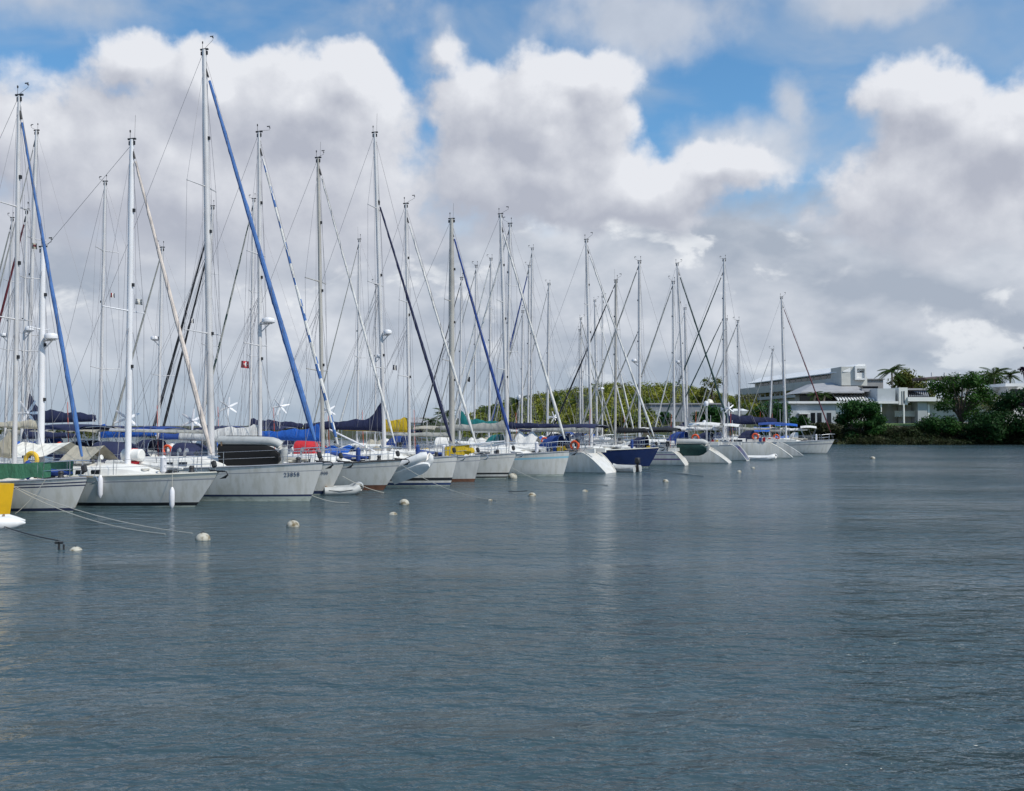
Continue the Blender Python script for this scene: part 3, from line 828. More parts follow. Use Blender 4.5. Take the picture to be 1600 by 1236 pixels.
yacht('white yacht with a blue and white spiral furled headsail and a mast radar', GA, bow=(513, 773), mu=407, mtop=(401, 206), L=11.2, B=3.2, fb=1.42, fs=1.15, over=.78, rev=.4, hull='white',
      boot=((.0, .10, 'bluebottom'), (.10, .18, 'navyline')), mr=.085, mm='alu', jib='whitesail', jib2='bluesail', spiral=True, jr=.085, jtop=.96, spread=(.34, .62), radar=(414, 501, .30), boom=4.2, cover='whitesail', ch=.75, boomz=1.2,
      cabin=.42, hood='navy', bimini='midblue', gen=2.2, reg=('2900', .925, .66, .19))
yacht('white yacht with a brown waterline, slim white furled sail and bright blue sail cover', GA, bow=(599, 765.5), mu=505, mtop=(494, 246), L=11.4, B=3.2, fb=1.42, fs=1.15, over=.92, rev=.4, hull='white', rail='dark',
      boot=((.0, .24, 'brown'),), cove=((.80, .83, 'greyline'),), mr=.085, mm='greymast', jib='whitesail', jr=.062, jtop=.975, spread=(.28, .58), sw=1.1, boom=4.3, cover='blue', ch=.62, cpeak=.25, boomz=1.2, hood='navy', bimini='navy', gen=2.1)
yacht('white yacht with a dark furled sail, peaked navy sail cover and red sprayhood', GA, bow=(703, 759), mu=601, mtop=(583, 206), L=12, B=3.3, fb=1.50, fs=1.15, over=.42, rev=.5, hull='white', mfrac=.4,
      boot=((.0, .16, 'bluebottom'), (.16, .27, 'white'), (.27, .42, 'black')), cove=((.82, .845, 'greyline'),), mr=.095, mm='alu', jib='navy', jr=.085, jtop=.80, spread=(.26, .52, .76), radar=(603, 519, .22), boom=4.6, cover='navy', ch=.62, cpeak=1.0, boomz=1.9, hood='red',
      extra=(('drape', .2, 0, .4, 'blue', 1.7, .45), ('spole', 1.6, -.3, .45, 'whitemast', 2.6, 1.6), ('ring', -1.4, -1.2, .5, 'red')))
yacht('narrow grey-white yacht with a yellow bag on its bow and a yellow sail cover', GA, bow=(741, 752.5), mu=640, mtop=(633, 318), L=10.4, B=3.0, fb=1.42, fs=1.1, over=.40, rev=.3, hull='grey',
      boot=((.0, .16, 'brown'),), cove=((.80, .83, 'greyline'),), mr=.082, mm='alu', jib='whitesail', jr=.075, jtop=.955, spread=(.30, .60), boom=4.0, cover='yellow', ch=.75, boomz=1.9, weather=((3.4, 4.4, 'yellow'),), extra=(('bag', 4.2, -.2, .30, 'yellow', 1.3), ('drape', .1, 0, .3, 'beige', 1.5, .5)))
yacht('white yacht with a stout mast, royal blue furled sail and white pole at its bow', GA, bow=(791, 747.5), mu=706, mtop=(705, 342), L=11, B=3.2, fb=1.45, fs=1.12, over=.62, rev=.4, hull='white',
      boot=((.0, .12, 'black'), (.12, .24, 'white'), (.24, .34, 'black')), cove=((.84, .86, 'greyline'),), mr=.155, mm='greymast', jib='midblue', jr=.09, jtop=.955, spread=(.38, .64), sw=1.0, boom=4.2, cover='greysail', ch=.28, boomz=1.3,
      extra=(('spole', 4.9, -.4, .75, 'whitemast', 2.2, .55),))
yacht('white yacht with a pale blue stripe under its deck edge and a grey sail cover', GA, bow=(880, 743.5), mu=793, mtop=(782, 334), L=11.5, B=3.3, fb=1.48, fs=1.2, over=.42, rev=.5, hull='white',
      boot=((.0, .10, 'algae'),), cove=((.74, .82, 'blueline'),), mr=.10, mm='alu', jib='whitesail', jr=.085, jtop=.955, spread=(.33, .62), boom=4.4, cover='greysail', ch=.55, cpeak=.2, boomz=1.7, hood='whitesail')
yacht('white yacht showing a sunlit sloping stern, with navy bimini and a red horseshoe buoy', GS, stern=(955, 739), side=-1, head=27, mu=792, mtop=(797, 350), L=12.4, B=3.4, fb=1.45, fs=1.30, over=.7, rev=1.5, hull='white', boot=((.0, .06, 'navyline'),), mr=.09, jib='whitesail', jr=.08,
      boom=4.4, cover='navy', ch=.42, boomz=1.9, hood='midblue', bimini='navy', radar=None, extra=(('ring', -4.2, 1.3, .5, 'orange'), ('bag', -3.1, 1.2, .22, 'yellowfoam', .8), ('drape', .6, 0, .5, 'whitesail', 1.6, .9)))
yacht('dark navy hulled yacht with a slim white furled sail', GA, bow=(1013, 730), mu=924, mtop=(917, 374), L=12, B=3.3, fb=1.42, fs=1.15, over=.80, rev=.4, hull='navyhull', rail='cream', boot=((.0, .08, 'black'),), mr=.105, jib='whitesail', jr=.078, jtop=.965, spread=(.34, .68), sw=.8,
      boom=4.3, cover='greysail', ch=.45, cpeak=.5, boomz=1.8, cabin=.30)
yacht('white yacht with violet stripes along its hull and a black sail cover', GS, stern=(1073, 727), side=-1, head=19, mu=961, mtop=(963, 438), L=11.5, B=3.3, fb=1.25, fs=1.05, over=.7, rev=.9, hull='white', boot=((.0, .06, 'violetline'),), cove=((.42, .52, 'violetline'), (.78, .84, 'violetline')), mr=.095, mm='greymast', jib='blackstrip', jr=.07,
      boom=4.5, cover='blackstrip', ch=.42, boomz=1.7, hood='navy', bimini='blackstrip', spread=(.35, .7))
yacht('white yacht with a broad sloping stern, a tall davit pole and navy canvas', GS, stern=(1141, 723.5), side=-1, head=20, mu=999, mtop=(1000, 408), L=13.2, B=3.5, fb=1.5, fs=1.45, over=.8, rev=2.5, hull='white', boot=((.0, .06, 'navyline'),), mr=.11, jib='greysail', jr=.08, spread=(.36, .62), radar=(992, 563, .26),
      boom=4.6, cover='whitesail', ch=.30, boomz=1.3, hood='midblue', bimini='whitesail', second=('greysail', 1.3, .62), extra=(('pole', -5.0, 1.5, 3.4, 'whitemast'), ('ring', -4.0, 1.4, .6, 'orange'), ('dome', -4.9, 1.5, 3.3, 'deck')))
yacht('white yacht with a dark blue panel across its sloping stern and a six-bladed wind generator', GS, stern=(1169, 719.5), side=-1, head=22, mu=1053, mtop=(1053, 440), L=11.8, B=3.4, fb=1.45, fs=1.35, over=.7, rev=1.2, hull='white', transom='navyhull', boot=((.0, .06, 'navyline'),), mr=.10, jib='greysail', jr=.08, spread=(.34, .6),
      boom=4.3, cover='whitesail', ch=.42, boomz=1.4, hood='navy', bimini='whitesail', gen=3.1, extra=(('dome', -2.0, -.6, 1.9, 'deck'), ('dome', -3.2, .8, 1.4, 'deck')))
yacht('yacht with a dark teal furled forestay crossing two dark stays of its neighbour', GA, mastat=(1072, 89.3), mtop=(1060, 411), L=11.5, mfrac=.40, B=3.3, fb=1.3, fs=1.1, hull='white', mr=.10, jib='greenstrip', jr=.085, jtop=.965, spread=(.34, .66), sw=1.0, boom=3.9, cover='navy', ch=.65, cpeak=.3, boomz=1.5, radar=(1046, 565, .22))
yacht('white yacht with a sweeping stern, big navy sail cover and twin dark forestays', GS, stern=(1239, 715.5), side=-1, mu=1131, mtop=(1133, 405), L=13, B=3.6, fb=1.45, fs=1.5, over=.8, rev=2.5, hull='white', boot=((.0, .06, 'greyline'),), mr=.125, mm='alu', jib='greenstrip', jr=.075, jtop=.94, second=('greenstrip', 1.0, .68), spread=(.34, .60), sw=1.0,
      boom=4.9, cover='navy', ch=1.0, boomz=2.2, bimini='midblue', hood='navy', extra=(('ring', -3.1, 1.5, .55, 'orange'),))
yacht('smaller white yacht with a curved sloping stern, second to last along the row', GS, stern=(1255, 712.5), side=-1, mu=1155, mtop=(1154, 501), L=11.2, B=3.4, fb=1.35, fs=1.4, over=.7, rev=2.5, hull='grey', boot=((.0, .06, 'greyline'),), mr=.085, jib='greysail', jr=.07, spread=(.35, .7), sw=.6, boom=4.0, cover='greysail', ch=.3, boomz=1.4,
      bimini='blue', extra=(('pole', -3.4, 1.4, 3.3, 'whitemast'), ('ring', -3.0, 1.4, .5, 'orange')))
yacht('white yacht with a dark red furled sail, last of the row and nearest the shore', GA, bow=(1291, 709), mu=1228, mtop=(1223, 464), L=11.6, B=3.3, fb=1.50, fs=1.2, over=.85, rev=.4, hull='white', boot=((.0, .10, 'navyline'),), cove=((.70, .78, 'greyline'),), mr=.11, jib='redstrip', jr=.062, jtop=.955, spread=(.36, .66), sw=.8, boom=3.6, cover='greysail', ch=.4, boomz=1.2, cabin=.36,
      awning=((-2.6, -.9, 2.9, 2.4, 1.2, 'blue'),))
# ---------------------------------------------------------------- yachts behind, most of them bow away on the far side of the pontoon
def far(label, u, Y, ut, vt, L=11.5, cover='navy', jib='whitesail', side=-1, **kw):
    kw.setdefault('hood', ['navy', 'beige', 'whitesail', 'midblue', 'navy'][int(u) % 5]); kw.setdefault('bimini', [None, 'navy', 'whitesail', None, 'beige', 'midblue'][int(u) % 6])
    kw.setdefault('extra', (('drape', .4, 0, .35, ['beige', 'whitesail', 'blue'][int(u) % 3], 1.6, .5),) + ((('ring', -L * .36, (1.2 if side < 0 else -1.2), .5, ['orange', 'yellowfoam'][int(u) % 2]),) if int(u) % 4 == 0 else ()))
    kw.setdefault('B', 3.2); kw.setdefault('fb', 1.35); kw.setdefault('fs', 1.15); kw.setdefault('mr', .08)
    return yacht(label, GB, mastat=(u, Y), mtop=(ut, vt), L=L, cover=cover, jib=jib, side=side, detail=1, windows=False, **kw)
far('yacht with a thin mast and a radar, cut by the left edge of the picture', 8, 66.5, 15, 341, L=11.5, jib='greysail', cover='beige', mr=.085, radar=(6, 523, .24))
far('yacht with a dark red furled forestay and a radar on its thin mast', 34, 49.2, 37, 328, L=9.6, jib='redstrip', cover='navy', mr=.06, radar=(40, 514, .22), boom=3.4)
far('yacht at far left with a tall mast and long navy sail cover peaked in front', 41, 54.5, 53, 205, L=12.5, jib='greysail', jr=.04, cover='navy', ch=.8, cpeak=1.0, boomz=2.7, boom=4.6, mr=.105, rake=-.4, bimini='navy', hood='navy', spread=(.36, .66))
far('yacht with a thin mast, two pairs of white spreaders and a bright blue cover', 156, 58, 160, 284, L=11.5, jib=None, cover='blue', ch=.75, boomz=1.3, boom=3.9, mr=.085, spread=(.30, .74), sw=1.3, hood='navy')
far('yacht with a short mast and a radar beside the pinkish furled sail of the ketch', 247, 61.5, 251, 387, L=10.5, jib='greysail', cover='midblue', boomz=1.0, mr=.09, radar=(241, 528, .26), spread=(.36,), sw=1.2, bimini='midblue', gen=3.0)
far('yacht with twin dark furled forestays just behind the tallest mast', 317, 64.5, 330, 323, L=11.5, jib='blackstrip', jr=.095, jtop=.95, second=('blackstrip', .9, .86), cover='navy', ch=.4, boomz=1.8, mr=.10, gen=3.1, bimini='navy')
far('yacht with a black and green spiral headsail, flying a red flag with a white cross', 390, 69, 394, 311, L=12, jib='greysail', jib2='greenstrip', spiral=True, jr=.08, cover='navy', ch=.75, boomz=2.0, mr=.085, gen=2.9, spread=(.36, .62))
far('yacht with a thin dark-topped mast between the slim white furled sail and the dark one', 558, 76, 560, 374, L=11.5, jib='greysail', jr=.05, cover='greysail', mr=.075, spread=(.42,), sw=1.2)
far('yacht with a short thin mast hidden partly by the mast with the dark furled sail', 586, 80, 587, 445, L=10, jib='whitesail', jr=.05, cover='navy', mr=.065, radar=(592, 556, .2))
far('yacht with a teal sail cover and teal sprayhood', 718, 85, 721, 434, L=11, jib='blackstrip', jr=.06, cover='teal', ch=1.0, cpeak=.7, boomz=1.9, boom=4.2, mr=.085, hood='teal', spread=(.45,), sw=1.0)
far('yacht with a thin mast left of the one with black spreader fittings', 741, 89, 744, 415, L=11.5, jib='greysail', jr=.05, cover='whitesail', mr=.08, spread=(.45, .7))
far('yacht with a white furled sail running down left from a mast beside the paired masts', 764, 92.5, 767, 404, L=12, jib='whitesail', jr=.085, cover='navy', mr=.1, spread=(.34, .72), gen=2.6)
far('yacht with a short mast right of the paired masts', 815, 96, 817, 486, L=10.5, jib='greysail', jr=.05, cover='greysail', mr=.10, spread=(.4,))
far('yacht with a royal blue furled sail running down to the left', 825, 99.5, 827, 415, L=12, jib='midblue', jr=.10, jtop=.985, cover='navy', mr=.095, spread=(.36, .62))
far('yacht whose slim mast stands close behind the mast with the blue furled sail', 829, 103.5, 832, 388, L=12, jib='greysail', jr=.05, cover='whitesail', mr=.095, spread=(.36, .64))
far('yacht with a lone mast and broad spreaders between the tall groups', 855, 107.5, 858, 443, L=11.5, jib='greysail', jr=.05, cover='whitesail', mr=.13, spread=(.44,), sw=1.8)
far('yacht with a thin short mast left of the navy hulled yacht', 907, 111, 906, 515, L=10, jib='greysail', jr=.06, cover='navy', mr=.085, side=1)
far('yacht with a thin short mast just beside the mast of the navy hulled yacht', 911, 115, 908, 497, L=10.5, jib='greysail', jr=.08, cover='beige', mr=.10, side=1)
far('yacht with a grey mast right of the navy hulled yacht', 933, 118.5, 930, 469, L=11, jib='whitesail', jr=.085, cover='greysail', mr=.12, side=1, radar=(932, 607, .4))
far('yacht with a very thin mast and crossing pale stays', 941, 122, 942, 463, L=11.5, jib='whitesail', jr=.085, cover='greysail', mr=.09, side=1)
far('yacht with a slightly shorter mast beside the dark teal stay', 1074, 111.2, 1069, 481, L=11, jib='whitesail', jr=.08, cover='greysail', ch=1.0, boomz=1.5, mr=.12, spread=(.5,))
far('yacht with a short mast close behind the mast with twin dark stays', 1134, 117, 1136, 498, L=11, jib='greysail', jr=.07, cover='navy', mr=.12)
far('small yacht with a bare leaning mast before the white building', 1202, 110.5, 1208, 546, L=9, jib='greysail', jr=.045, cover='whitesail', mr=.085, spread=(.5,), sw=.6)

# ---------------------------------------------------------------- the yellow hull at the left edge
def yellow_boat():
    p = hit(-15, 812); a = R(-14); L = 9.0; d = Vector((math.cos(a), math.sin(a), 0))
    root = empty('yellow_boat', p - d * L / 2, a)
    tag(root, 'yellow hulled boat with an upright end, cut by the left edge of the picture', 'boat')
    hb = MB(); rings = []
    for z, wf in ((-.3, .7), (0, .86), (.12, .88), (.6, .95), (1.05, 1.0), (1.12, 1.0)):
        pts = []
        for x, w in ((-L / 2, .2), (-L * .35, .8), (0, 1.0), (L * .35, 1.0), (L * .47, .93), (L / 2 - .06 + z * .04, .80)): pts.append((x, w))
        rings.append([Vector((x, -w * 1.3 * wf, z)) for x, w in pts] + [Vector((x, w * 1.3 * wf, z)) for x, w in reversed(pts)])
    hb.loft(rings, 0, True, True, lambda i, j: 1 if i < 1 else 0)
    hb.build('hull', ['yellowhull', 'black'], root, sharp=35)
    kb = MB(); kb.box((-.6, 0, 1.35), (3.4, 1.5, .5)); k_ = kb.build('cabin', 'yellowhull', root, smooth=False)
    MB().box((-.6, -.755, 1.40), (2.4, .02, .22)).build('window', 'glass', k_, smooth=False)
    MB().tube([(L / 2 - .1, -.9, 1.16), (0, -1.32, 1.18), (-L * .4, -.8, 1.16)], .05, 6).build('rubbing_strake', 'dark', root)
    rb = MB()
    for x in (3.9, 2.6, 1.3): rb.tube([(x, -1.2, 1.1), (x, -1.2, 1.75)], .016, 5)
    rb.tube([(4.0, -1.2, 1.74), (1.2, -1.25, 1.74)], .016, 5)
    rb.build('guard_rail', 'steel', root)
yellow_boat()

# ---------------------------------------------------------------- tenders and inflatables
GD = 'inflatable dinghies among the yachts'
def dinghy(label, loc, rz, L=2.6, tube_r=.2, wid=1.3, mt='rubber', floor='dark', rot=None, under=False, motor=False, cone=False, name='inflatable_dinghy'):
    root = empty(name, loc, 0)
    root.rotation_euler = rot if rot else (0, 0, rz)
    tag(root, label, 'dinghy', GD)
    hw = wid / 2 - tube_r
    path = [Vector((-L / 2, hw, 0)), Vector((0, hw, 0)), Vector((L * .26, hw * .95, .02))]
    path += [Vector((L * .26 + L * .20 * math.sin(t), hw * .95 * math.cos(t), .02 + .16 * math.sin(t))) for t in np.linspace(0.3, math.pi - .3, 9)]
    path += [Vector((L * .26, -hw * .95, .02)), Vector((0, -hw, 0)), Vector((-L / 2, -hw, 0))]
    rr = [tube_r] * len(path)
    if cone:
        for sg in (1, -1):
            e = [Vector((-L / 2 - .45, sg * hw, .0)), Vector((-L / 2 - .22, sg * hw, 0))]
            if sg > 0: path = e + path; rr = [.03, tube_r * .62] + rr
            else: path = path + e[::-1]; rr = rr + [tube_r * .62, .03]
    MB().tube(path, rr, 12).build('tube', mt, root)
    if under:      # the moulded bottom, wide and dark
        y0, y1 = -wid / 2 + tube_r * 1.5, wid / 2 + .02
        fl = MB(); rg = []
        for x, f in ((-L * .5, 1), (-L * .1, 1), (L * .2, .98), (L * .36, .72), (L * .45, .30)):
            ym = (y0 + y1) / 2; hw_ = (y1 - y0) / 2
            rg.append([Vector((x, ym - hw_ * f, -tube_r * .6)), Vector((x, ym - hw_ * f * .8, -tube_r * 1.08)), Vector((x, ym, -tube_r * 1.25)), Vector((x, ym + hw_ * (f + .0), -tube_r * 1.12)), Vector((x, ym + hw_ * f, -tube_r * .2)), Vector((x, ym, -tube_r * .2))])
        fl.loft(rg).build('bottom', floor, root)
    else:
        fl = MB(); fl.box((-.06 * L, 0, -tube_r * .55), (L * .82, wid - 2 * tube_r, .05)); fl.build('floor', floor, root, smooth=False)
    MB().box((-L * .44, 0, .02), (.06, wid - 2 * tube_r, .42)).build('transom', 'teak', root, smooth=False)
    MB().box((-.1, 0, .1), (.26, wid - tube_r * 1.6, .04)).build('thwart', 'deck', root, smooth=False)
    for sg in (1, -1): MB().tube([(-L * .4, sg * (hw + tube_r), .06), (-L * .1, sg * (hw + tube_r + .015), .0), (L * .22, sg * (hw + tube_r), .06)], .012, 4).build('grab_line', 'darkrope', root)
    if motor:
        MB().box((-L * .5, 0, .55), (.32, .3, .4)).build('outboard_motor', 'dark', root).modifiers.new('b', 'BEVEL').width = .06
        MB().box((-L * .5, 0, .1), (.12, .1, .7)).build('outboard_leg', 'dark', root, smooth=False)
    return root
A15 = R(-15)
# on its side on the big yacht's foredeck, dark bottom to the viewer
c_ = at(394, 707, 39.4)
dinghy('grey inflatable dinghy with a dark bottom, stored on its side on the tallest-masted yacht', c_, 0, L=2.9, tube_r=.19, wid=1.35, under=True, floor='pitch', rot=(R(-80), 0, A15))
dinghy('white inflatable with a cone-shaped tube end, floating below the yellow hull', hit(-57, 826) + Vector((0, 0, .13)), R(207), L=2.4, tube_r=.22, wid=1.25, mt='whiterubber', cone=True)
dinghy('grey-white inflatable dinghy nosed against the bow with the rusty brown waterline', hit(534, 772) + Vector((0, 0, .16)), R(20), L=1.7, tube_r=.2, wid=1.3, mt='rubber')
c_ = at(641, 729, 46.6)
dinghy('white inflatable dinghy hauled up slanting between two white bows', c_, 0, L=2.15, tube_r=.23, wid=.95, mt='whiterubber', floor='whiterubber', under=True, rot=(R(-62), R(-20), A15))
dinghy('grey inflatable dinghy with an outboard motor, floating behind the sunlit sloping stern', hit(971, 737) + Vector((0, 0, .2)), R(150), L=2.3, tube_r=.24, wid=1.5, mt='rubber', motor=True)
c_ = at(1082, 698, 75.0)
dinghy('dark green-grey dinghy carried on the rail of a broad sterned yacht', c_, 0, L=2.4, tube_r=.22, wid=1.3, mt='rubber', floor='greenstrip', under=True, rot=(R(-70), 0, A15))
dinghy('long white inflatable dinghy floating under the stern with the dark blue panel', hit(1189, 718.5) + Vector((0, 0, .16)), A15, L=2.6, tube_r=.22, wid=1.3, mt='whiterubber')

# ---------------------------------------------------------------- fenders, buoys, ropes
def fender(label, top, ln=.62, r=.12):
    o = empty('fender', top)
    tag(o, label, 'fender', 'white fenders on the ketch')
    MB().lathe([(.03, -.10), (.05, -.13), (r, -.24), (r * 1.04, -.24 - ln * .5), (r, -.24 - ln), (.05, -.35 - ln), (.03, -.38 - ln), (.01, -.38 - ln)], n=12).build('body', 'fender', o)
    MB().tube([(0, 0, .45), (0, 0, -.1)], .012, 4).build('lanyard', 'rope', o)
fender('white fender high on the side of the ketch, left one of its two', at(157, 738, 35.95), .58, .095)
fender('white fender low on the side of the ketch, hung near its bow', at(269, 757, 35.95), .52, .095)
def buoy(label, u, v, dpx, name='mooring_buoy', sink=.35, post=False):
    p = hit(u, v)
    r = .86 * dpx / 2 / FPX * p.y
    o = empty(name, p + Vector((0, r * .3, 0)), random.uniform(0, 6))
    tag(o, label, 'buoy', 'mooring buoys on the open water')
    b = MB(); prof = [(r * math.cos(t) * (1 if t > 0 else .98), r * .92 * math.sin(t) + r * (1 - 2 * sink)) for t in np.linspace(-1.5, 1.57, 11)]
    b.lathe([(max(x, .002), z) for x, z in prof], n=16).build('float', 'buoy', o)
    e = MB().tube(arc((0, 0, r * (1.88 - 2 * sink)), r * .22, 0, 6.2, 8, ((1, 0, 0), (0, 0, 1))), r * .05, 5)
    e.build('ring', 'dark', o)
BU = [('flat greyish mooring buoy nearest the bottom left, beside a dark stake', 117, 860, 25, .62), ('white mooring buoy with a brown stained side, in line with the ketch ropes', 316, 844, 27, .36),
      ('heavily stained brown and white mooring buoy below the tallest mast', 457, 823, 24, .36), ('low grey mooring buoy almost awash, left of a round white one', 614, 804, 18, .66), ('round clean white mooring buoy right of a nearly sunken one', 631, 789, 19, .28),
      ('dirty round buoy against the bow with the pale blue stripe', 801, 748, 17, .25), ('tiny flat white buoy in open water below the paired masts', 766, 782, 10, .66), ('white mooring buoy beside a short dark stub of rope', 831, 775, 16, .45), ('flat white mooring buoy below the navy hull', 914, 768, 13, .62),
      ('white buoy with a pale rope running to it from the navy hull', 1040, 753, 11, .4), ('small white buoy, first of two below the broad sloping sterns', 1155, 738, 9, .42), ('tiny white buoy nearest the white dinghy', 1177, 732, 7, .42), ('lone white buoy far to the right by the shore', 1364, 717, 9, .35)]
for b in BU: buoy(b[0], b[1], b[2], b[3], sink=min(b[4] + .12, .7))
def rope(label, p0, p1, r=.014, sag=.25, mt='rope', n=14):
    p0, p1 = Vector(p0), Vector(p1)
    pts = [p0.lerp(p1, i / n) + Vector((0, 0, -sag * 4 * (i / n) * (1 - i / n))) for i in range(n + 1)]
    for q_ in pts: q_.z = max(q_.z, .015)
    c = p0.copy()
    o = MB().tube([q_ - c for q_ in pts], r, 5).build('mooring_rope', mt)
    o.location = c
    tag(o, label, 'rope', 'mooring ropes from the bows')
rope('dark mooring rope from the left edge down to a stake beside the flat greyish buoy', at(-6, 818, 29.5), hit(92, 852) + Vector((0, 0, .12)), .016, .05, 'darkrope')
o = MB().tube([(0, 0, -.3), (0, 0, .18)], .03, 6).tube([(-.1, 0, .16), (.1, 0, .16)], .03, 6).tube([(.12, 0, -.2), (.12, 0, .12)], .025, 6).build('mooring_stake', 'dark'); o.location = hit(92, 858)
tag(o, 'dark stake standing out of the water beside the flat greyish buoy', 'stake')
rope('upper pale rope sweeping from the left bow to the brown stained buoy', at(14, 756, 33.4), hit(300, 840) + Vector((0, 0, .12)), .013, .25)
rope('lower pale rope sweeping from the left bow to the brown stained buoy', at(14, 757, 33.3), hit(258, 836) + Vector((0, 0, .03)), .013, .3)
rope('pale rope slanting down across the leftmost white hull', at(72, 748, 33.7), hit(24, 803) , .012, .1)
rope('pale rope from the bow of the yacht with the number 23858', at(487, 774, 38.6), hit(545, 786), .012, .08)
rope('pale rope across the rusty brown waterline bow', at(535, 744, 42.4), hit(600, 770) , .012, .08)
rope('pale rope falling from the bow with the black stripe past the slanted dinghy', at(627, 726, 45.1), hit(776, 782), .012, .3)
rope('pale rope from the bow with the pale blue stripe to open water', at(800, 731, 54.0), hit(950, 758), .013, .5)
rope('pale rope from the navy hull to open water', at(940, 722, 70.0), hit(1100, 744), .016, .3)
rope('second pale rope from the navy hull, ending at a white buoy', at(1000, 735, 68.5), hit(1083, 742), .016, .1)
rope('dark rope ending at the white buoy with a stub', hit(795, 768) + Vector((0, 0, .02)), hit(824, 772) + Vector((0, 0, .15)), .016, .02, 'darkrope')

# ---------------------------------------------------------------- flags
def flag(label, u, v, Y, wpx, hpx, cols, fmt):
    p = at(u, v, Y); s = Y / FPX
    W, H = wpx * s, hpx * s
    o = empty('flag', p)
    tag(o, label, 'flag', 'small flags in the rigging')
    NX, NZ = 12, 8
    def pt(i, j): return Vector((W * (i / NX - .5), .16 * W * math.sin(i * .8 + j * .25), H * (j / NZ - .5) - .12 * H * (i / NX)))
    rg = [[pt(i, j) for i in range(NX + 1)] for j in range(NZ + 1)]
    MB().loft(rg, 0, False, False, lambda j, i: fmt(i / NX, j / NZ)).build('cloth', cols, o, sharp=80)
    MB().tube([(-W / 2 - .01, 0, -H * 1.2), (-W / 2 - .01, 0, H * 1.2)], .008, 4).build('halyard', 'wire', o)
flag('red flag with a white cross in the rigging left of the blue furled sail', 383, 569, 67, 13, 11, ['red', 'whitesail'], lambda x, y: 1 if (.30 < x < .75 and .38 <= y < .62) or (.42 < x < .62 and .15 < y < .85) else 0)
flag('small plain red flag left of the tallest mast', 325, 536, 62, 6, 8, ['red', 'whitesail'], lambda x, y: 0)
flag('small red and white flag under the left spreader of the ketch', 176, 461, 41, 7, 7, ['red', 'whitesail', 'navy'], lambda x, y: 0 if x < .35 else (1 if x < .68 else 2))
flag('small grey striped flag under the right spreader of the ketch', 217, 471, 38, 12, 9, ['greysail', 'whitesail'], lambda x, y: int(y * 6) % 2)
flag('beige and brown flag beside the short thick mizzen mast', 54, 384, 39, 9, 9, ['beige', 'redstrip'], lambda x, y: 1 if .3 < x < .7 and .3 < y < .7 else 0)
flag('small dark flag right of the stout tapered mast', 732, 592, 70, 5, 8, ['blackstrip'], lambda x, y: 0)
flag('small navy and white flag between the slim white furled sail and the next mast', 617, 574, 60, 6, 8, ['navy', 'whitesail'], lambda x, y: 1 if .35 < x < .65 else 0)
flag('small navy and white flag beside the twin dark stays', 300, 501, 60, 6, 7, ['navy', 'whitesail'], lambda x, y: 1 if .35 < x < .6 else 0)
# ================================================================ land
def terrain(x, y):
    # shoreline y = sh(x); height above water
    s = 152 + 6 * math.sin(x * .05) + 3 * math.sin(x * .17 + 1)
    if x < 20: s += (20 - x) * .9
    if x < -40: s += (-40 - x) * .8
    dd = y - s
    z = -1.0 + 3.2 * (1 / (1 + math.exp(-(dd - 3.0) * .55)))
    z += max(0, min(1, dd / 14)) * 1.0
    if x < 0: z -= min(1, -x / 40) * max(0, z) * .55
    hx, hy = (x - 34) / 44, (y - 245) / 40
    z += 7.0 * math.exp(-(hx * hx + hy * hy))
    return z
gb = MB()
X = np.concatenate([np.linspace(-700, -120, 14), np.linspace(-110, 150, 80), np.linspace(160, 900, 16)])
Yy = np.concatenate([np.linspace(138, 190, 32), np.linspace(194, 330, 26), np.linspace(360, 1500, 12)])
gb.loft([[Vector((x, y, terrain(x, y))) for x in X] for y in Yy], 0, False, False)
gm = mat('rough grass and earth', (.040, .052, .018), .95, var=.5, vscale=.25, col2=(.048, .036, .022), bump=.3, bscale=1.2)
tag(gb.build('ground', gm), kind='structure')
# ---------------------------------------------------------------- leaf crowns
def leaf_mesh(name, m, clumps, size, flat=.75, parent=None, droop=0.0):
    """clumps: list of (centre, radii, count); leaves are folded quads spread through each clump, denser outside."""
    V = []; F = []
    for c, rad, n in clumps:
        n = int(n)
        u = rng.normal(size=(n, 3)); u /= np.linalg.norm(u, axis=1)[:, None]
        rr = rng.random(n) ** .35
        lump = 1 + .22 * np.sin(u[:, 0] * 5 + c[0]) * np.cos(u[:, 2] * 4 + c[1])
        p = np.array(c)[None] + u * np.array(rad)[None] * (rr * lump)[:, None]
        nrm = u + rng.normal(size=(n, 3)) * .55; nrm[:, 2] += .35
        nrm /= np.linalg.norm(nrm, axis=1)[:, None]
        t = np.cross(nrm, rng.normal(size=(n, 3))); t /= np.linalg.norm(t, axis=1)[:, None] + 1e-9
        b = np.cross(nrm, t)
        s = size * rng.uniform(.55, 1.25, n)[:, None]
        q4 = np.stack([p - t * s, p - b * s * .45 * flat + nrm * s * .1, p + t * s, p + b * s * .45 * flat + nrm * s * .1], 1)
        V.append(q4.reshape(-1, 3))
    V = np.concatenate(V)
    me = bpy.data.meshes.new(name)
    nq = len(V) // 4
    me.vertices.add(len(V)); me.vertices.foreach_set('co', V.ravel())
    me.loops.add(nq * 4); me.loops.foreach_set('vertex_index', np.arange(nq * 4, dtype=np.int32))
    me.polygons.add(nq); me.polygons.foreach_set('loop_start', np.arange(0, nq * 4, 4, dtype=np.int32))
    me.materials.append(m)
    me.update(); me.validate()
    o = bpy.data.objects.new(name, me); C.objects.link(o)
    if parent is not None: o.parent = parent
    return o
def leafmat(name, c, c2, rnd=.35): return mat(name, c, .55, var=.5, vscale=.45, col2=c2, trans=.22, rnd=rnd)
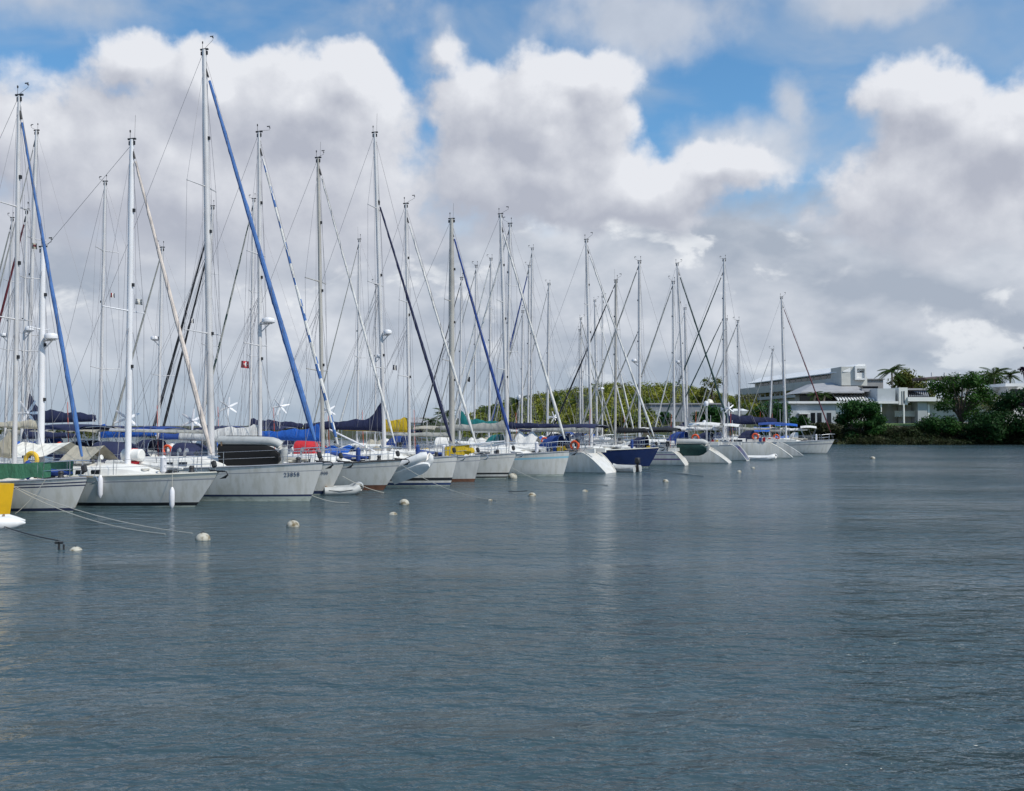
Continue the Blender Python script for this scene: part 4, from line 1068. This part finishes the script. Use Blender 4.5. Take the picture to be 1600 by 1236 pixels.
LM = dict(mangrove=leafmat('mangrove leaves', (.022, .068, .016), (.036, .098, .020)), dark=leafmat('dark hedge leaves', (.014, .046, .012), (.022, .064, .016)),
          hill=mat('hillside leaves', (.20, .21, .030), .55, var=.5, vscale=.16, col2=(.075, .125, .020), trans=.22, rnd=.4), hill2=leafmat('hillside darker leaves', (.030, .085, .014), (.048, .10, .016), .4),
          olive=leafmat('olive leaves', (.11, .115, .030), (.07, .09, .025)), brown=leafmat('dry bank leaves', (.028, .032, .012), (.016, .036, .010)),
          palm=leafmat('palm leaves', (.040, .080, .018), (.070, .095, .025)), purple=leafmat('purple leaves', (.05, .012, .035), (.03, .01, .03)), lime=leafmat('yellowish leaves', (.13, .14, .03), (.08, .11, .02)))
bark = mat('bark', (.12, .09, .065), .9, var=.4, vscale=4, bump=.05, bscale=8)
palmbark = mat('palm bark', (.20, .17, .13), .9, var=.3, vscale=4, bump=.05, bscale=9)
def tree(label, u0, Y, hw, zt, lm, size=.34, n=5000, trunk=None, shape=.55, zb=None, nclump=26, group='trees and shrubs along the shore', name='tree', cat='tree', openness=0.0, dep=.8, bottom=.12):
    px = at(u0, 664, Y); gz = terrain(px.x, Y) if zb is None else zb
    root = empty(name, (px.x, Y, gz))
    tag(root, label, cat, group)
    H = zt - gz
    tr_ = MB(); tops = []
    th = trunk if trunk is not None else H * .35
    tr_.tube([(0, 0, -.3), (hw * .03, 0, th * .5), (0, hw * .02, th), (hw * .05, 0, H * .8)], [H * .035, H * .028, H * .022, H * .008], 7)
    cl = []
    r2 = random.Random(int(u0 * 7 + Y))
    for i in range(nclump):
        an = r2.uniform(0, 6.283); rz_ = r2.uniform(0, 1) ** .8
        z = bottom * H + (1 - bottom) * H * (.08 + .84 * rz_)
        f = (z / H - bottom) / (1 - bottom)
        prof = (math.sin(math.pi * min(max(f * (1 - shape * .3) + .12 * shape, 0), 1)) ** .6)
        rad = hw * prof * r2.uniform(.35, .80)
        c = (rad * math.cos(an), rad * math.sin(an) * dep, z)
        rr_ = hw * r2.uniform(.20, .38) * (1 - openness * .45)
        cl.append((c, (rr_ * 1.1, rr_, rr_ * .72), n / nclump))
        if i % 2 == 0: tr_.tube([(0, 0, th * r2.uniform(.3, 1)), (c[0] * .5, c[1] * .5, (th + z) / 2), (c[0] * .95, c[1] * .95, z)], [H * .016, H * .010, H * .004], 5)
    tr_.build('trunk', bark, root)
    leaf_mesh('crown', LM[lm], cl, size, parent=root)
    return root
GT = 'trees and shrubs along the shore'
tree('round dark green mangrove bush standing at the water right of the last yacht', 1344, 156, 4.3, 7.2, 'mangrove', .30, 9000, 1.0, .3, zb=.0, nclump=40, bottom=.02, name='mangrove_bush', cat='bush')
tree('loose-crowned tall green tree in front of the right part of the white building', 1502, 157, 6.6, 11.8, 'hill2', .30, 6200, 2.6, .5, nclump=44, openness=.7, bottom=.10)
tree('dense dark mangrove filling the right edge of the shore', 1614, 152, 6.6, 9.0, 'dark', .30, 11000, 1.2, .3, zb=.0, nclump=50, bottom=.0, name='mangrove_bush', cat='bush')
tree('low dark mangrove on the waterline left of the dense one', 1545, 152, 4.6, 4.9, 'dark', .28, 7000, .8, .3, zb=.0, nclump=32, bottom=.0, name='mangrove_bush', cat='bush')
tree('low dark bush on the bank under the loose-crowned tree', 1470, 155, 4.2, 4.2, 'mangrove', .26, 5000, .6, .3, nclump=30, bottom=.0, name='bush', cat='bush')
tree('pale loose bush with gaps, right of the tall green tree', 1560, 163, 4.2, 8.2, 'olive', .22, 1500, 2, .5, nclump=20, openness=.8)
tree('dark green bush behind the twin dark stays, before the white building', 1208, 160, 4.3, 7.0, 'mangrove', .30, 6500, 1, .4, nclump=32, bottom=.02, name='bush', cat='bush')
tree('dark green bush just left of the white wall of the low building', 1249, 158, 2.3, 5.0, 'mangrove', .28, 5000, 1, .4, nclump=26, bottom=.02, name='bush', cat='bush')
tree('dark bush in front of the long grey wall, seen behind the teal stay', 1118, 166, 4.2, 6.2, 'mangrove', .30, 5200, 1, .4, nclump=26, bottom=.02, name='bush', cat='bush')
tree('small dark bush at the left end of the long grey wall', 1036, 168, 2.0, 5.2, 'mangrove', .26, 2000, 1, .4, nclump=14, bottom=.02, name='bush', cat='bush')
tree('brownish dry bush behind the bow of the last yacht', 1283, 156, 3.6, 3.6, 'brown', .26, 5000, .6, .3, nclump=26, bottom=.0, name='bush', cat='bush')
tree('brownish dry bush on the bank below the lawn', 1408, 155, 4.0, 2.6, 'brown', .26, 5000, .5, .3, zb=.2, nclump=28, bottom=.0, name='bush', cat='bush')
tree('yellowish round tree behind the flat roofs, beside the tall palm', 1426, 212, 5.2, 15.0, 'lime', .5, 4200, 6, .4, nclump=30)
tree('tan leafed tree at the left foot of the white building', 1166, 205, 3.4, 9.4, 'olive', .4, 2200, 3, .4, nclump=18)
tree('thin crowned tree with gaps, standing above the hillside woods', 1112, 205, 4.6, 13.4, 'lime', .32, 1500, 5, .5, nclump=22, openness=.8)
tree('dark purple leafed tree cut by the right edge of the picture', 1612, 140, 1.9, 15.2, 'purple', .2, 2400, 6, .3, nclump=16, bottom=.35)
tree('dark green tree on the roofline behind the loose-crowned tree', 1535, 205, 5.0, 14.6, 'hill2', .45, 3000, 5, .4, nclump=22)
# far off woods on the low hill: one mass
cl = []
prof = [(648, 657), (690, 650), (730, 648), (760, 642), (800, 630), (836, 617), (880, 613), (925, 600), (978, 595), (1013, 592), (1058, 596), (1095, 606), (1130, 620), (1165, 630), (1200, 640)]
r2 = random.Random(5)
for i in range(620):
    x = r2.uniform(-7, 66); Y = 194 + 50 * (i / 620)
    if 24 < x < 44 and Y < 199: continue
    u = 800 + FPX * x / Y
    ztop = EYE + (664 - np.interp(u, [p_[0] for p_ in prof], [p_[1] for p_ in prof])) / FPX * 238
    g0 = terrain(x, Y)
    zc = min(g0 + r2.uniform(.6, 2.6), ztop - 1.2)
    cl.append(((x, Y, zc), (r2.uniform(1.5, 2.8), 1.8, r2.uniform(1.0, 1.9)), 150))
for i in range(300):
    Y = r2.uniform(163, 196); x = r2.uniform(-9, 60)
    if 22 < x < 47 and Y > 170: continue
    if x > 22: x = r2.uniform(12, 24)
    cl.append(((x, Y, terrain(x, Y) + r2.uniform(.3, 1.8)), (r2.uniform(1.3, 2.2), 1.5, r2.uniform(.8, 1.5)), 120))
wd = leaf_mesh('hillside_woods', LM['hill'], cl, .42)
tag(wd, 'yellow-green woods covering the low hill behind the masts', 'woods', kind='stuff')
cl = []
for i in range(90):
    u = r2.uniform(-420, 700); Y = r2.uniform(232, 300); p = at(u, 664, Y)
    cl.append(((p.x, Y, r2.uniform(.9, 1.7)), (r2.uniform(4, 8), 2.5, r2.uniform(.9, 1.7)), 220))
wd = leaf_mesh('low_scrub', LM['olive'], cl, .5)
tag(wd, 'low olive scrub on the flat far shore, seen between the yachts', 'scrub', kind='stuff')
cl = []
for i in range(520):
    x = r2.uniform(44, 150); Y = 152 + 6 * math.sin(x * .05) + 3 * math.sin(x * .17 + 1) + r2.uniform(-.6, 6.5)
    cl.append(((x, Y, max(terrain(x, Y) + .1, .35)), (r2.uniform(.8, 1.8), .9, r2.uniform(.5, 1.05)), 120))
wd = leaf_mesh('bank_undergrowth', LM['brown'], cl, .22)
tag(wd, 'dark brownish undergrowth along the water line of the bank', 'undergrowth', kind='stuff')
# ---------------------------------------------------------------- palms
def palm(label, u0, Y, zt, fr=2.6, zb=None, nf=26, lm='palm', tr_=.16):
    p = at(u0, 664, Y); gz = terrain(p.x, Y) if zb is None else zb
    root = empty('palm_tree', (p.x, Y, gz)); tag(root, label, 'palm tree', 'palm trees')
    H = zt - gz - fr * .35
    MB().tube([(0, 0, -.3), (.1, 0, H * .3), (.22, 0, H * .7), (.2, 0, H)], [tr_ * 1.5, tr_ * 1.1, tr_, tr_ * 1.1], 8).build('trunk', palmbark, root)
    cb = MB(); r3 = random.Random(int(u0 * 3))
    for q_ in range(nf):
        an = q_ * 2.4 + r3.uniform(-.2, .2); el_ = r3.uniform(-.45, 1.3); ln = fr * r3.uniform(.85, 1.1)
        d = Vector((math.cos(an), math.sin(an), 0)); sd_ = Vector((-d.y, d.x, 0))
        sp = []
        for i in range(9):
            f = i / 8
            sp.append(Vector((.2, 0, H)) + d * ln * f * math.cos(el_ * (1 - f * .6)) + Vector((0, 0, ln * (math.sin(el_) * f - .50 * f * f))))
        cb.tube(sp, [.035, .03, .028, .025, .02, .018, .014, .01, .006], 4)
        for i in range(1, 9):
            for h in (0, .5):
                a_ = sp[i - 1].lerp(sp[i], h); wl = ln * .24 * math.sin(math.pi * (.12 + .80 * (i - 1 + h) / 8))
                ax = (sp[i] - sp[i - 1]).normalized()
                for sg in (1, -1):
                    tip = a_ + sd_ * sg * wl * .8 + ax * wl * .55 - Vector((0, 0, wl * .45))
                    md = a_.lerp(tip, .5) + Vector((0, 0, wl * .08))
                    cb.add([a_, md + ax * .05 * ln * .5, tip, md - ax * .05 * ln * .5], [(0, 1, 2, 3)])
    cb.build('crown', LM[lm], root, smooth=False)
palm('tall dark palm tree beside the right end of the white building', 1393, 196, 15.3, 3.3)
palm('palm tree on the right skyline behind the roofs, left of two', 1553, 200, 14.9, 3.4)
palm('palm tree on the right skyline with a flagpole-thin trunk, right of two', 1578, 205, 14.6, 2.7)
palm('palm tree whose crown shows on the roof terrace beside the pergola', 1272, 173.8, 9.1, 1.5, zb=7.3)
palm('second roof terrace palm right of the first', 1287, 174.2, 9.0, 1.4, zb=7.3)
palm('green palm tree beside the dark furled sail', 694, 190, 4.9 + 1.2, 2.7, zb=1.0)
palm('low green palm tree left of the palm by the dark furled sail', 672, 195, 4.7, 2.4, zb=1.0)
palm('palm tree showing between teal sail cover and blue furled sail', 762, 190, 6.8, 2.8)
palm('yellowish palm tree at the left end of the hill', 808, 188, 8.6, 3.0)
palm('yellowish palm tree on the hill behind the black furled sail', 862, 190, 8.6, 3.2)
palm('low yellowish palm tree beside the navy hulled yacht mast', 905, 192, 8.8, 3.0)

# ================================================================ buildings
wallw = mat('white render', (.72, .72, .70), .85, var=.10, vscale=.5)
wallg = mat('pale grey render', (.53, .53, .49), .85, var=.12, vscale=.4)
wallb = mat('blue grey render', (.44, .47, .49), .85, var=.10, vscale=.4)
roofg = mat('grey sheet roof', (.34, .34, .35), .6, var=.15, vscale=.6)
roofw = mat('white roof', (.78, .78, .77), .6, var=.06, vscale=.6)
wgrey = mat('grey concrete wall', (.26, .28, .31), .9, var=.2, vscale=.4)
lawn = mat('mown lawn', (.09, .15, .03), .95, var=.35, vscale=.6)
GBU = None
def wbox(u0, u1, v0, v1, Y, dep, gap=0):      # box seen between two pixels columns and rows at distance Y
    a_, b_ = at(u0, v0, Y), at(u1, v1, Y)
    return ((a_.x + b_.x) / 2, Y + dep / 2, (a_.z + b_.z) / 2), (abs(b_.x - a_.x), dep, abs(a_.z - b_.z))
def prism(mb, foot_, z0, z1, mi=0, z1b=None):
    n = len(foot_)
    mb.add([(x, y, z0) for x, y in foot_] + [(x, y, z1 if z1b is None else z1b[i]) for i, (x, y) in enumerate(foot_)],
           [tuple(reversed(range(n))), tuple(range(n, 2 * n))] + [(i, (i + 1) % n, n + (i + 1) % n, n + i) for i in range(n)], mi)
def building_main():
    root = empty('building', (62, 185, 3.2)); tag(root, 'long stepped white and grey building with a rising white roof line behind the last yachts', 'building')
    I = Matrix.Translation((-62, -185, -3.2))
    def B_(mb, name, m, par=None, smooth=False):
        mb.v = [tuple(Vector(v) - (Vector((62, 185, 3.2)))) for v in mb.v]
        return mb.build(name, m, par or root, smooth=smooth)
    # wing that runs away from the viewer: front corner F, back corner K; its left flank faces us
    F = Vector((63.5, 181, 0)); K = Vector((58.6, 236, 0))
    ax = (K - F).normalized(); out = Vector((-ax.y, ax.x, 0)); out = out if out.x < 0 else -out
    def fl(s, o=0.0): 
        p = F + ax * s - out * 0 + out * o
        return (p.x, p.y)
    L_ = (K - F).length
    def band(s0, s1, o, wdt, z0, z1, zb=None):
        m = MB(); prism(m, [fl(s0, o), fl(s0, o - wdt), fl(s1, o - wdt), fl(s1, o)], z0, z1, 0, zb); return m
    B_(band(0, L_, 1.2, 4, 3.0, 8.9), 'lower_storey', wallg)
    w_ = B_(band(-1, L_ + 3, 2.0, 5, 8.9, 9.55), 'terrace_parapet', wallg)
    B_(band(0, L_, 1.0, 4, 9.55, 10.5), 'window_band', wallg)
    for i in range(17):
        s = 1.5 + i * 3.15
        B_(band(s, s + 2.4, 1.04, .08, 9.58, 10.47), 'window', 'glass')
    B_(band(-1, L_ + 2.5, 1.8, 5, 10.5, 12.05), 'middle_storey_wall', wallg)
    B_(band(3, L_ - 4, .2, 3, 12.05, 13.2), 'upper_storey', wallg)
    for i in range(13):
        s = 6 + i * 3.3
        B_(band(s, s + 2.6, .24, .08, 12.25, 13.0), 'window', 'glass')
    B_(band(-1, L_ - 2.5, 1.5, 3.2, 13.05, 13.2, [13.2, 14.6, 14.6, 13.2]), 'roof', roofw)
    B_(band(-1, L_ - 2.5, -1.7, 1.2, 13.21, 14.55), 'rear_roof', roofw)
    # white portal at the front end of the wing
    p0 = at(1338, 573, 179).x
    m = MB(); m.box((p0 - 1.25, 183, 12.9), (2.4, 6, 2.3)); B_(m, 'stair_tower', wallg)
    m = MB(); m.box((p0 + 1.0, 180.0, 12.3), (1.5, .4, 1.2)).box((p0 + 1.0, 182, 13.9), (2.1, 5, .5)).box((p0 + .13, 182, 12.6), (.32, 5, 2.1)).box((p0 + 1.9, 182, 12.6), (.3, 5, 2.1)).box((p0 + 1.0, 184, 12.6), (1.5, .4, 2.1)).box((p0 + 1.0, 182, 11.7), (1.45, 5, .3)); B_(m, 'portal', wallw)
    m = MB(); m.box((p0 + 7.5, 205, 10.6), (12, 8, 4.0)).box((p0 + 7.5, 205, 12.7), (12.6, 8.6, .2)); B_(m, 'rear_block', roofg)
    # big grey wedge roof over the middle storey
    e0, e1 = at(1252, 612, 176), at(1348, 612, 176)
    r0, r1 = at(1276, 599, 182), at(1336, 594.5, 182)
    m = MB(); m.add([(e0.x, 176, e0.z), (e1.x + .3, 176, e1.z), (r1.x, 184, r1.z), (r0.x, 184, r0.z), (e0.x, 176, e0.z - .25), (e1.x + .3, 176, e1.z - .25), (e1.x, 188, e1.z - .25), (e0.x, 188, e0.z - .25), (r1.x + .4, 188, r1.z), (r0.x, 188, r0.z)],
              [(0, 1, 2, 3), (4, 5, 1, 0), (1, 5, 6, 8, 2), (0, 3, 9, 7, 4), (3, 2, 8, 9), (7, 6, 5, 4), (9, 8, 6, 7)])
    B_(m, 'wedge_roof', roofg)
    c, d = wbox(1348, 1372, 603.5, 607, 177, 1); m = MB(); m.box(c, d); B_(m, 'clerestory', 'glass')
    c, d = wbox(1347, 1380, 607.2, 612, 176.6, 6); m = MB(); m.box(c, d); B_(m, 'clerestory_roof', roofg)
    # recessed wall and pergola over the terrace
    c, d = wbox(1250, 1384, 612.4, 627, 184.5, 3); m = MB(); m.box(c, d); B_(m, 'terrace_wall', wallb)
    pg = MB()
    for i in range(17):
        u = 1306 + i * 4.6
        p, q2 = at(u - 5, 616.5, 182), at(u + 4.0, 626, 174)
        pg.add([(p.x - .12, 182, p.z), (p.x + .12, 182, p.z), (q2.x + .12, 174, q2.z), (q2.x - .12, 174, q2.z), (p.x - .12, 182, p.z + .25), (p.x + .12, 182, p.z + .25), (q2.x + .12, 174, q2.z + .25), (q2.x - .12, 174, q2.z + .25)],
               [(3, 2, 1, 0), (4, 5, 6, 7), (0, 1, 5, 4), (1, 2, 6, 5), (2, 3, 7, 6), (3, 0, 4, 7)])
    B_(pg, 'pergola', roofw)
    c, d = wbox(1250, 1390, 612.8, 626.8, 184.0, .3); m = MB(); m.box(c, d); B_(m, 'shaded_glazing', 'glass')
    c, d = wbox(1232, 1404, 627, 630.5, 172, 9); m = MB(); m.box(c, d); B_(m, 'flat_roof', roofw)
    # low front block
    c, d = wbox(1235, 1306, 630.6, 664, 172.6, 6); m = MB(); m.box(c, d); B_(m, 'front_wall', wallb)
    c, d = wbox(1306.2, 1372, 630.6, 664, 172.9, 6); m = MB(); m.box(c, d); B_(m, 'white_wall', wallw)
    for u in (1267, 1277, 1292):
        c, d = wbox(u, u + 7, 645, 661, 172.55, .05); m = MB(); m.box(c, d); B_(m, 'window', 'glass')
    c, d = wbox(1249, 1266, 645, 647, 171.4, 1.3); m = MB(); m.box(c, d); B_(m, 'canopy', roofw)
    c, d = wbox(1252, 1262, 647, 662, 172.5, .1); m = MB(); m.box(c, d); B_(m, 'doorway', 'dark')
    c, d = wbox(1372, 1402, 630.6, 664, 177, 3); m = MB(); m.box(c, d); B_(m, 'recessed_wall', wallg)
    for u in (1376, 1411.5):
        c, d = wbox(u, u + 2.2, 630.6, 664, 172.3, .3); m = MB(); m.box(c, d); B_(m, 'post', roofw)
    c, d = wbox(1371, 1399, 607, 626.9, 173.2, 6); m = MB(); m.box(c, d); B_(m, 'blue_grey_block', wallb)
building_main()
def building_side():
    o0 = Vector((78, 178, 3.2))
    root = empty('building', o0); tag(root, 'low white building with a square tower and brown roof canopy, behind the loose-crowned tree', 'building')
    def B_(mb, name, m):
        mb.v = [tuple(Vector(v) - o0) for v in mb.v]
        return mb.build(name, m, root, smooth=False)
    def bx(u0, u1, v0, v1, Y, dep, name, m):
        c, d = wbox(u0, u1, v0, v1, Y, dep); mb = MB(); mb.box(c, d); return B_(mb, name, m)
    bx(1404.5, 1418.5, 605.5, 632.5, 173.0, 5, 'tower', wallw)
    bx(1412, 1413.6, 611, 632, 172.93, .05, 'slit_window', 'glass'); bx(1409, 1410, 611, 632, 172.93, .05, 'slit_window', 'glass')
    bx(1404.5, 1440, 632.7, 664, 176.5, 4, 'ground_floor_wall', wallw)
    bx(1398, 1434, 642, 651, 174.6, .3, 'balcony_rail', wallg)
    bx(1412, 1414, 632.7, 664, 173.2, .3, 'post', roofw)
    bx(1434, 1449, 627.5, 664, 173.4, 3, 'grey_wall', wgrey if False else wallb)
    bx(1418.7, 1600, 620.5, 627, 172.6, 8, 'fascia', roofw)
    bx(1449.2, 1520, 627.2, 664, 174.4, 4, 'shaded_wall', wallg)
    bx(1449.5, 1453, 632, 664, 173.6, .4, 'post', roofw)
    bx(1418.7, 1452, 606.8, 609.2, 174, 8, 'roof_slab', roofg)
    pg = MB()
    for i in range(10):
        u = 1420 + i * 3.2
        p, q2 = at(u, 612.5, 182), at(u + 1.5, 619.6, 174.4)
        pg.add([(p.x - .1, 182, p.z), (p.x + .1, 182, p.z), (q2.x + .1, 174.4, q2.z), (q2.x - .1, 174.4, q2.z), (p.x - .1, 182, p.z + .22), (p.x + .1, 182, p.z + .22), (q2.x + .1, 174.4, q2.z + .22), (q2.x - .1, 174.4, q2.z + .22)],
               [(3, 2, 1, 0), (4, 5, 6, 7), (0, 1, 5, 4), (1, 2, 6, 5), (2, 3, 7, 6), (3, 0, 4, 7)])
    B_(pg, 'pergola', wgrey)
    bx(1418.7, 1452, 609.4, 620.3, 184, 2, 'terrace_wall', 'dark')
    # brown canopy on pillars
    e0, e1 = at(1443, 590.5, 178), at(1500, 588, 178)
    m = MB(); m.add([(e0.x, 178, e0.z), (e1.x, 178, e1.z), (e1.x, 188, e1.z + .5), (e0.x + 2, 188, e0.z + .4), (e0.x + .6, 178, e0.z - .25), (e1.x, 178, e1.z - .85), (e1.x, 188, e1.z - .3), (e0.x + 2, 188, e0.z - .1)],
              [(0, 1, 2, 3), (7, 6, 5, 4), (0, 4, 5, 1), (1, 5, 6, 2), (2, 6, 7, 3), (3, 7, 4, 0)]); B_(m, 'brown_canopy', mat('brown roof', (.10, .07, .065), .7))
    for u in (1455, 1476): bx(u, u + 3.2, 594, 606.6, 180, .5, 'pillar', wallb)
    for u in (1456, 1476, 1498): bx(u, u + 2.6, 582, 588, 182, .4, 'chimney', roofw)
    bx(1500, 1574, 605, 609, 181, 8, 'rear_roof', wallg)
    bx(1500, 1574, 609.2, 620.2, 182, 6, 'rear_wall', wallw)
    bx(1561, 1575, 618, 620, 181.9, .1, 'strip_window', 'glass')
    bx(1571, 1600, 599, 603.5, 176, 8, 'white_roof', roofw)
    bx(1574.5, 1600, 603.7, 620.2, 178, 6, 'end_wall', wallw)
    bx(1579, 1600, 608, 619, 177.9, .1, 'window', 'glass')
    bx(1520.3, 1600, 627.3, 664, 176, 4, 'white_wall', wallw)
building_side()
c, d = wbox(1016, 1141, 632, 664, 180, 10)
o = MB().box((0, 0, d[2] / 2), d); 
o = o.build('warehouse', wgrey, smooth=False); o.location = (c[0], c[1], c[2] - d[2] / 2)
tag(o, 'long plain grey flat-topped warehouse at the foot of the hill', 'warehouse')
rf = MB().box((0, 0, d[2] + .13), (d[0] + .5, d[1] + .5, .25)).build('roof_edge', roofg, o, smooth=False)
dr = MB()
for i in range(6): dr.box((-d[0] / 2 + 1.4 + i * d[0] / 6, -d[1] / 2 - .04, d[2] * .35), (1.0, .06, d[2] * .7))
dr.build('door', wallb, o, smooth=False)
# cream dome on the hill
p = at(1108, 632, 198)
o = MB().lathe([(1.0, -1.2), (1.0, 0), (.95, .35), (.72, .8), (.4, 1.05), (0, 1.15)], n=20).build('storage_tank', M['cream']); o.location = p
tag(o, 'small cream domed tank above the long grey warehouse', 'tank')
# small white hut roof
p = at(1151, 648, 172); root = empty('hut', (p.x, p.y, 3.0)); tag(root, 'small hut with a white sloping roof between the hill and the white building', 'hut')
hz = p.z - 3.0
MB().box((0, 0, hz / 2), (2.2, 2.2, hz)).build('wall', wallg, root, smooth=False)
MB().add([(-1.8, -1.6, hz + .7), (1.8, -1.6, hz + .7), (1.5, 1.6, hz + 1.1), (-1.5, 1.6, hz + 1.1), (-1.2, -1.4, hz), (1.2, -1.4, hz), (1.2, 1.4, hz), (-1.2, 1.4, hz)], [(0, 1, 2, 3), (7, 6, 5, 4), (0, 4, 5, 1), (1, 5, 6, 2), (2, 6, 7, 3), (3, 7, 4, 0)]).build('roof', roofw, root, smooth=False)
# pale house on the far left shore
p = at(668, 664, 215); root = empty('house', (p.x, p.y, .8)); tag(root, 'pale low house with a grey roof on the far shore beside the yellow sail cover', 'house')
MB().box((0, 0, 1.4), (9, 5, 2.8)).build('wall', wallw, root, smooth=False)
MB().add([(-4.9, -2.9, 2.82), (4.9, -2.9, 2.82), (4.9, 2.9, 2.82), (-4.9, 2.9, 2.82), (-4.2, 0, 4.0), (4.2, 0, 4.0)], [(0, 1, 5, 4), (2, 3, 4, 5), (1, 2, 5), (3, 0, 4), (3, 2, 1, 0)]).build('roof', roofg, root, smooth=False)
for x in (-3, 0, 3): MB().box((x, -2.52, 1.5), (1.1, .04, 1.1)).build('window', 'glass', root, smooth=False)
# lawn in front of the building: a gentle slope laid over the rough ground
lb = MB(); rg = []
for y in np.linspace(160, 172, 7):
    rg.append([Vector((x, y, terrain(x, y) + .06)) for x in np.linspace(58, 92, 18)])
lb.loft(rg, 0, False, False)
tag(lb.build('lawn', lawn), kind='structure')
# radar on a white pole far behind the masts
p = at(811, 622, 150); root = empty('lamp_post', (p.x, p.y, 0)); tag(root, 'slim white post with a round white head at the left end of the hill', 'post')
MB().tube([(0, 0, 0), (0, 0, p.z - .3)], .07, 6).build('pole', 'whitemast', root)
MB().lathe([(.2, -.3), (.32, -.1), (.32, .3), (.2, .5), (0, .55)], (0, 0, p.z), 12).build('head', 'whitemast', root)
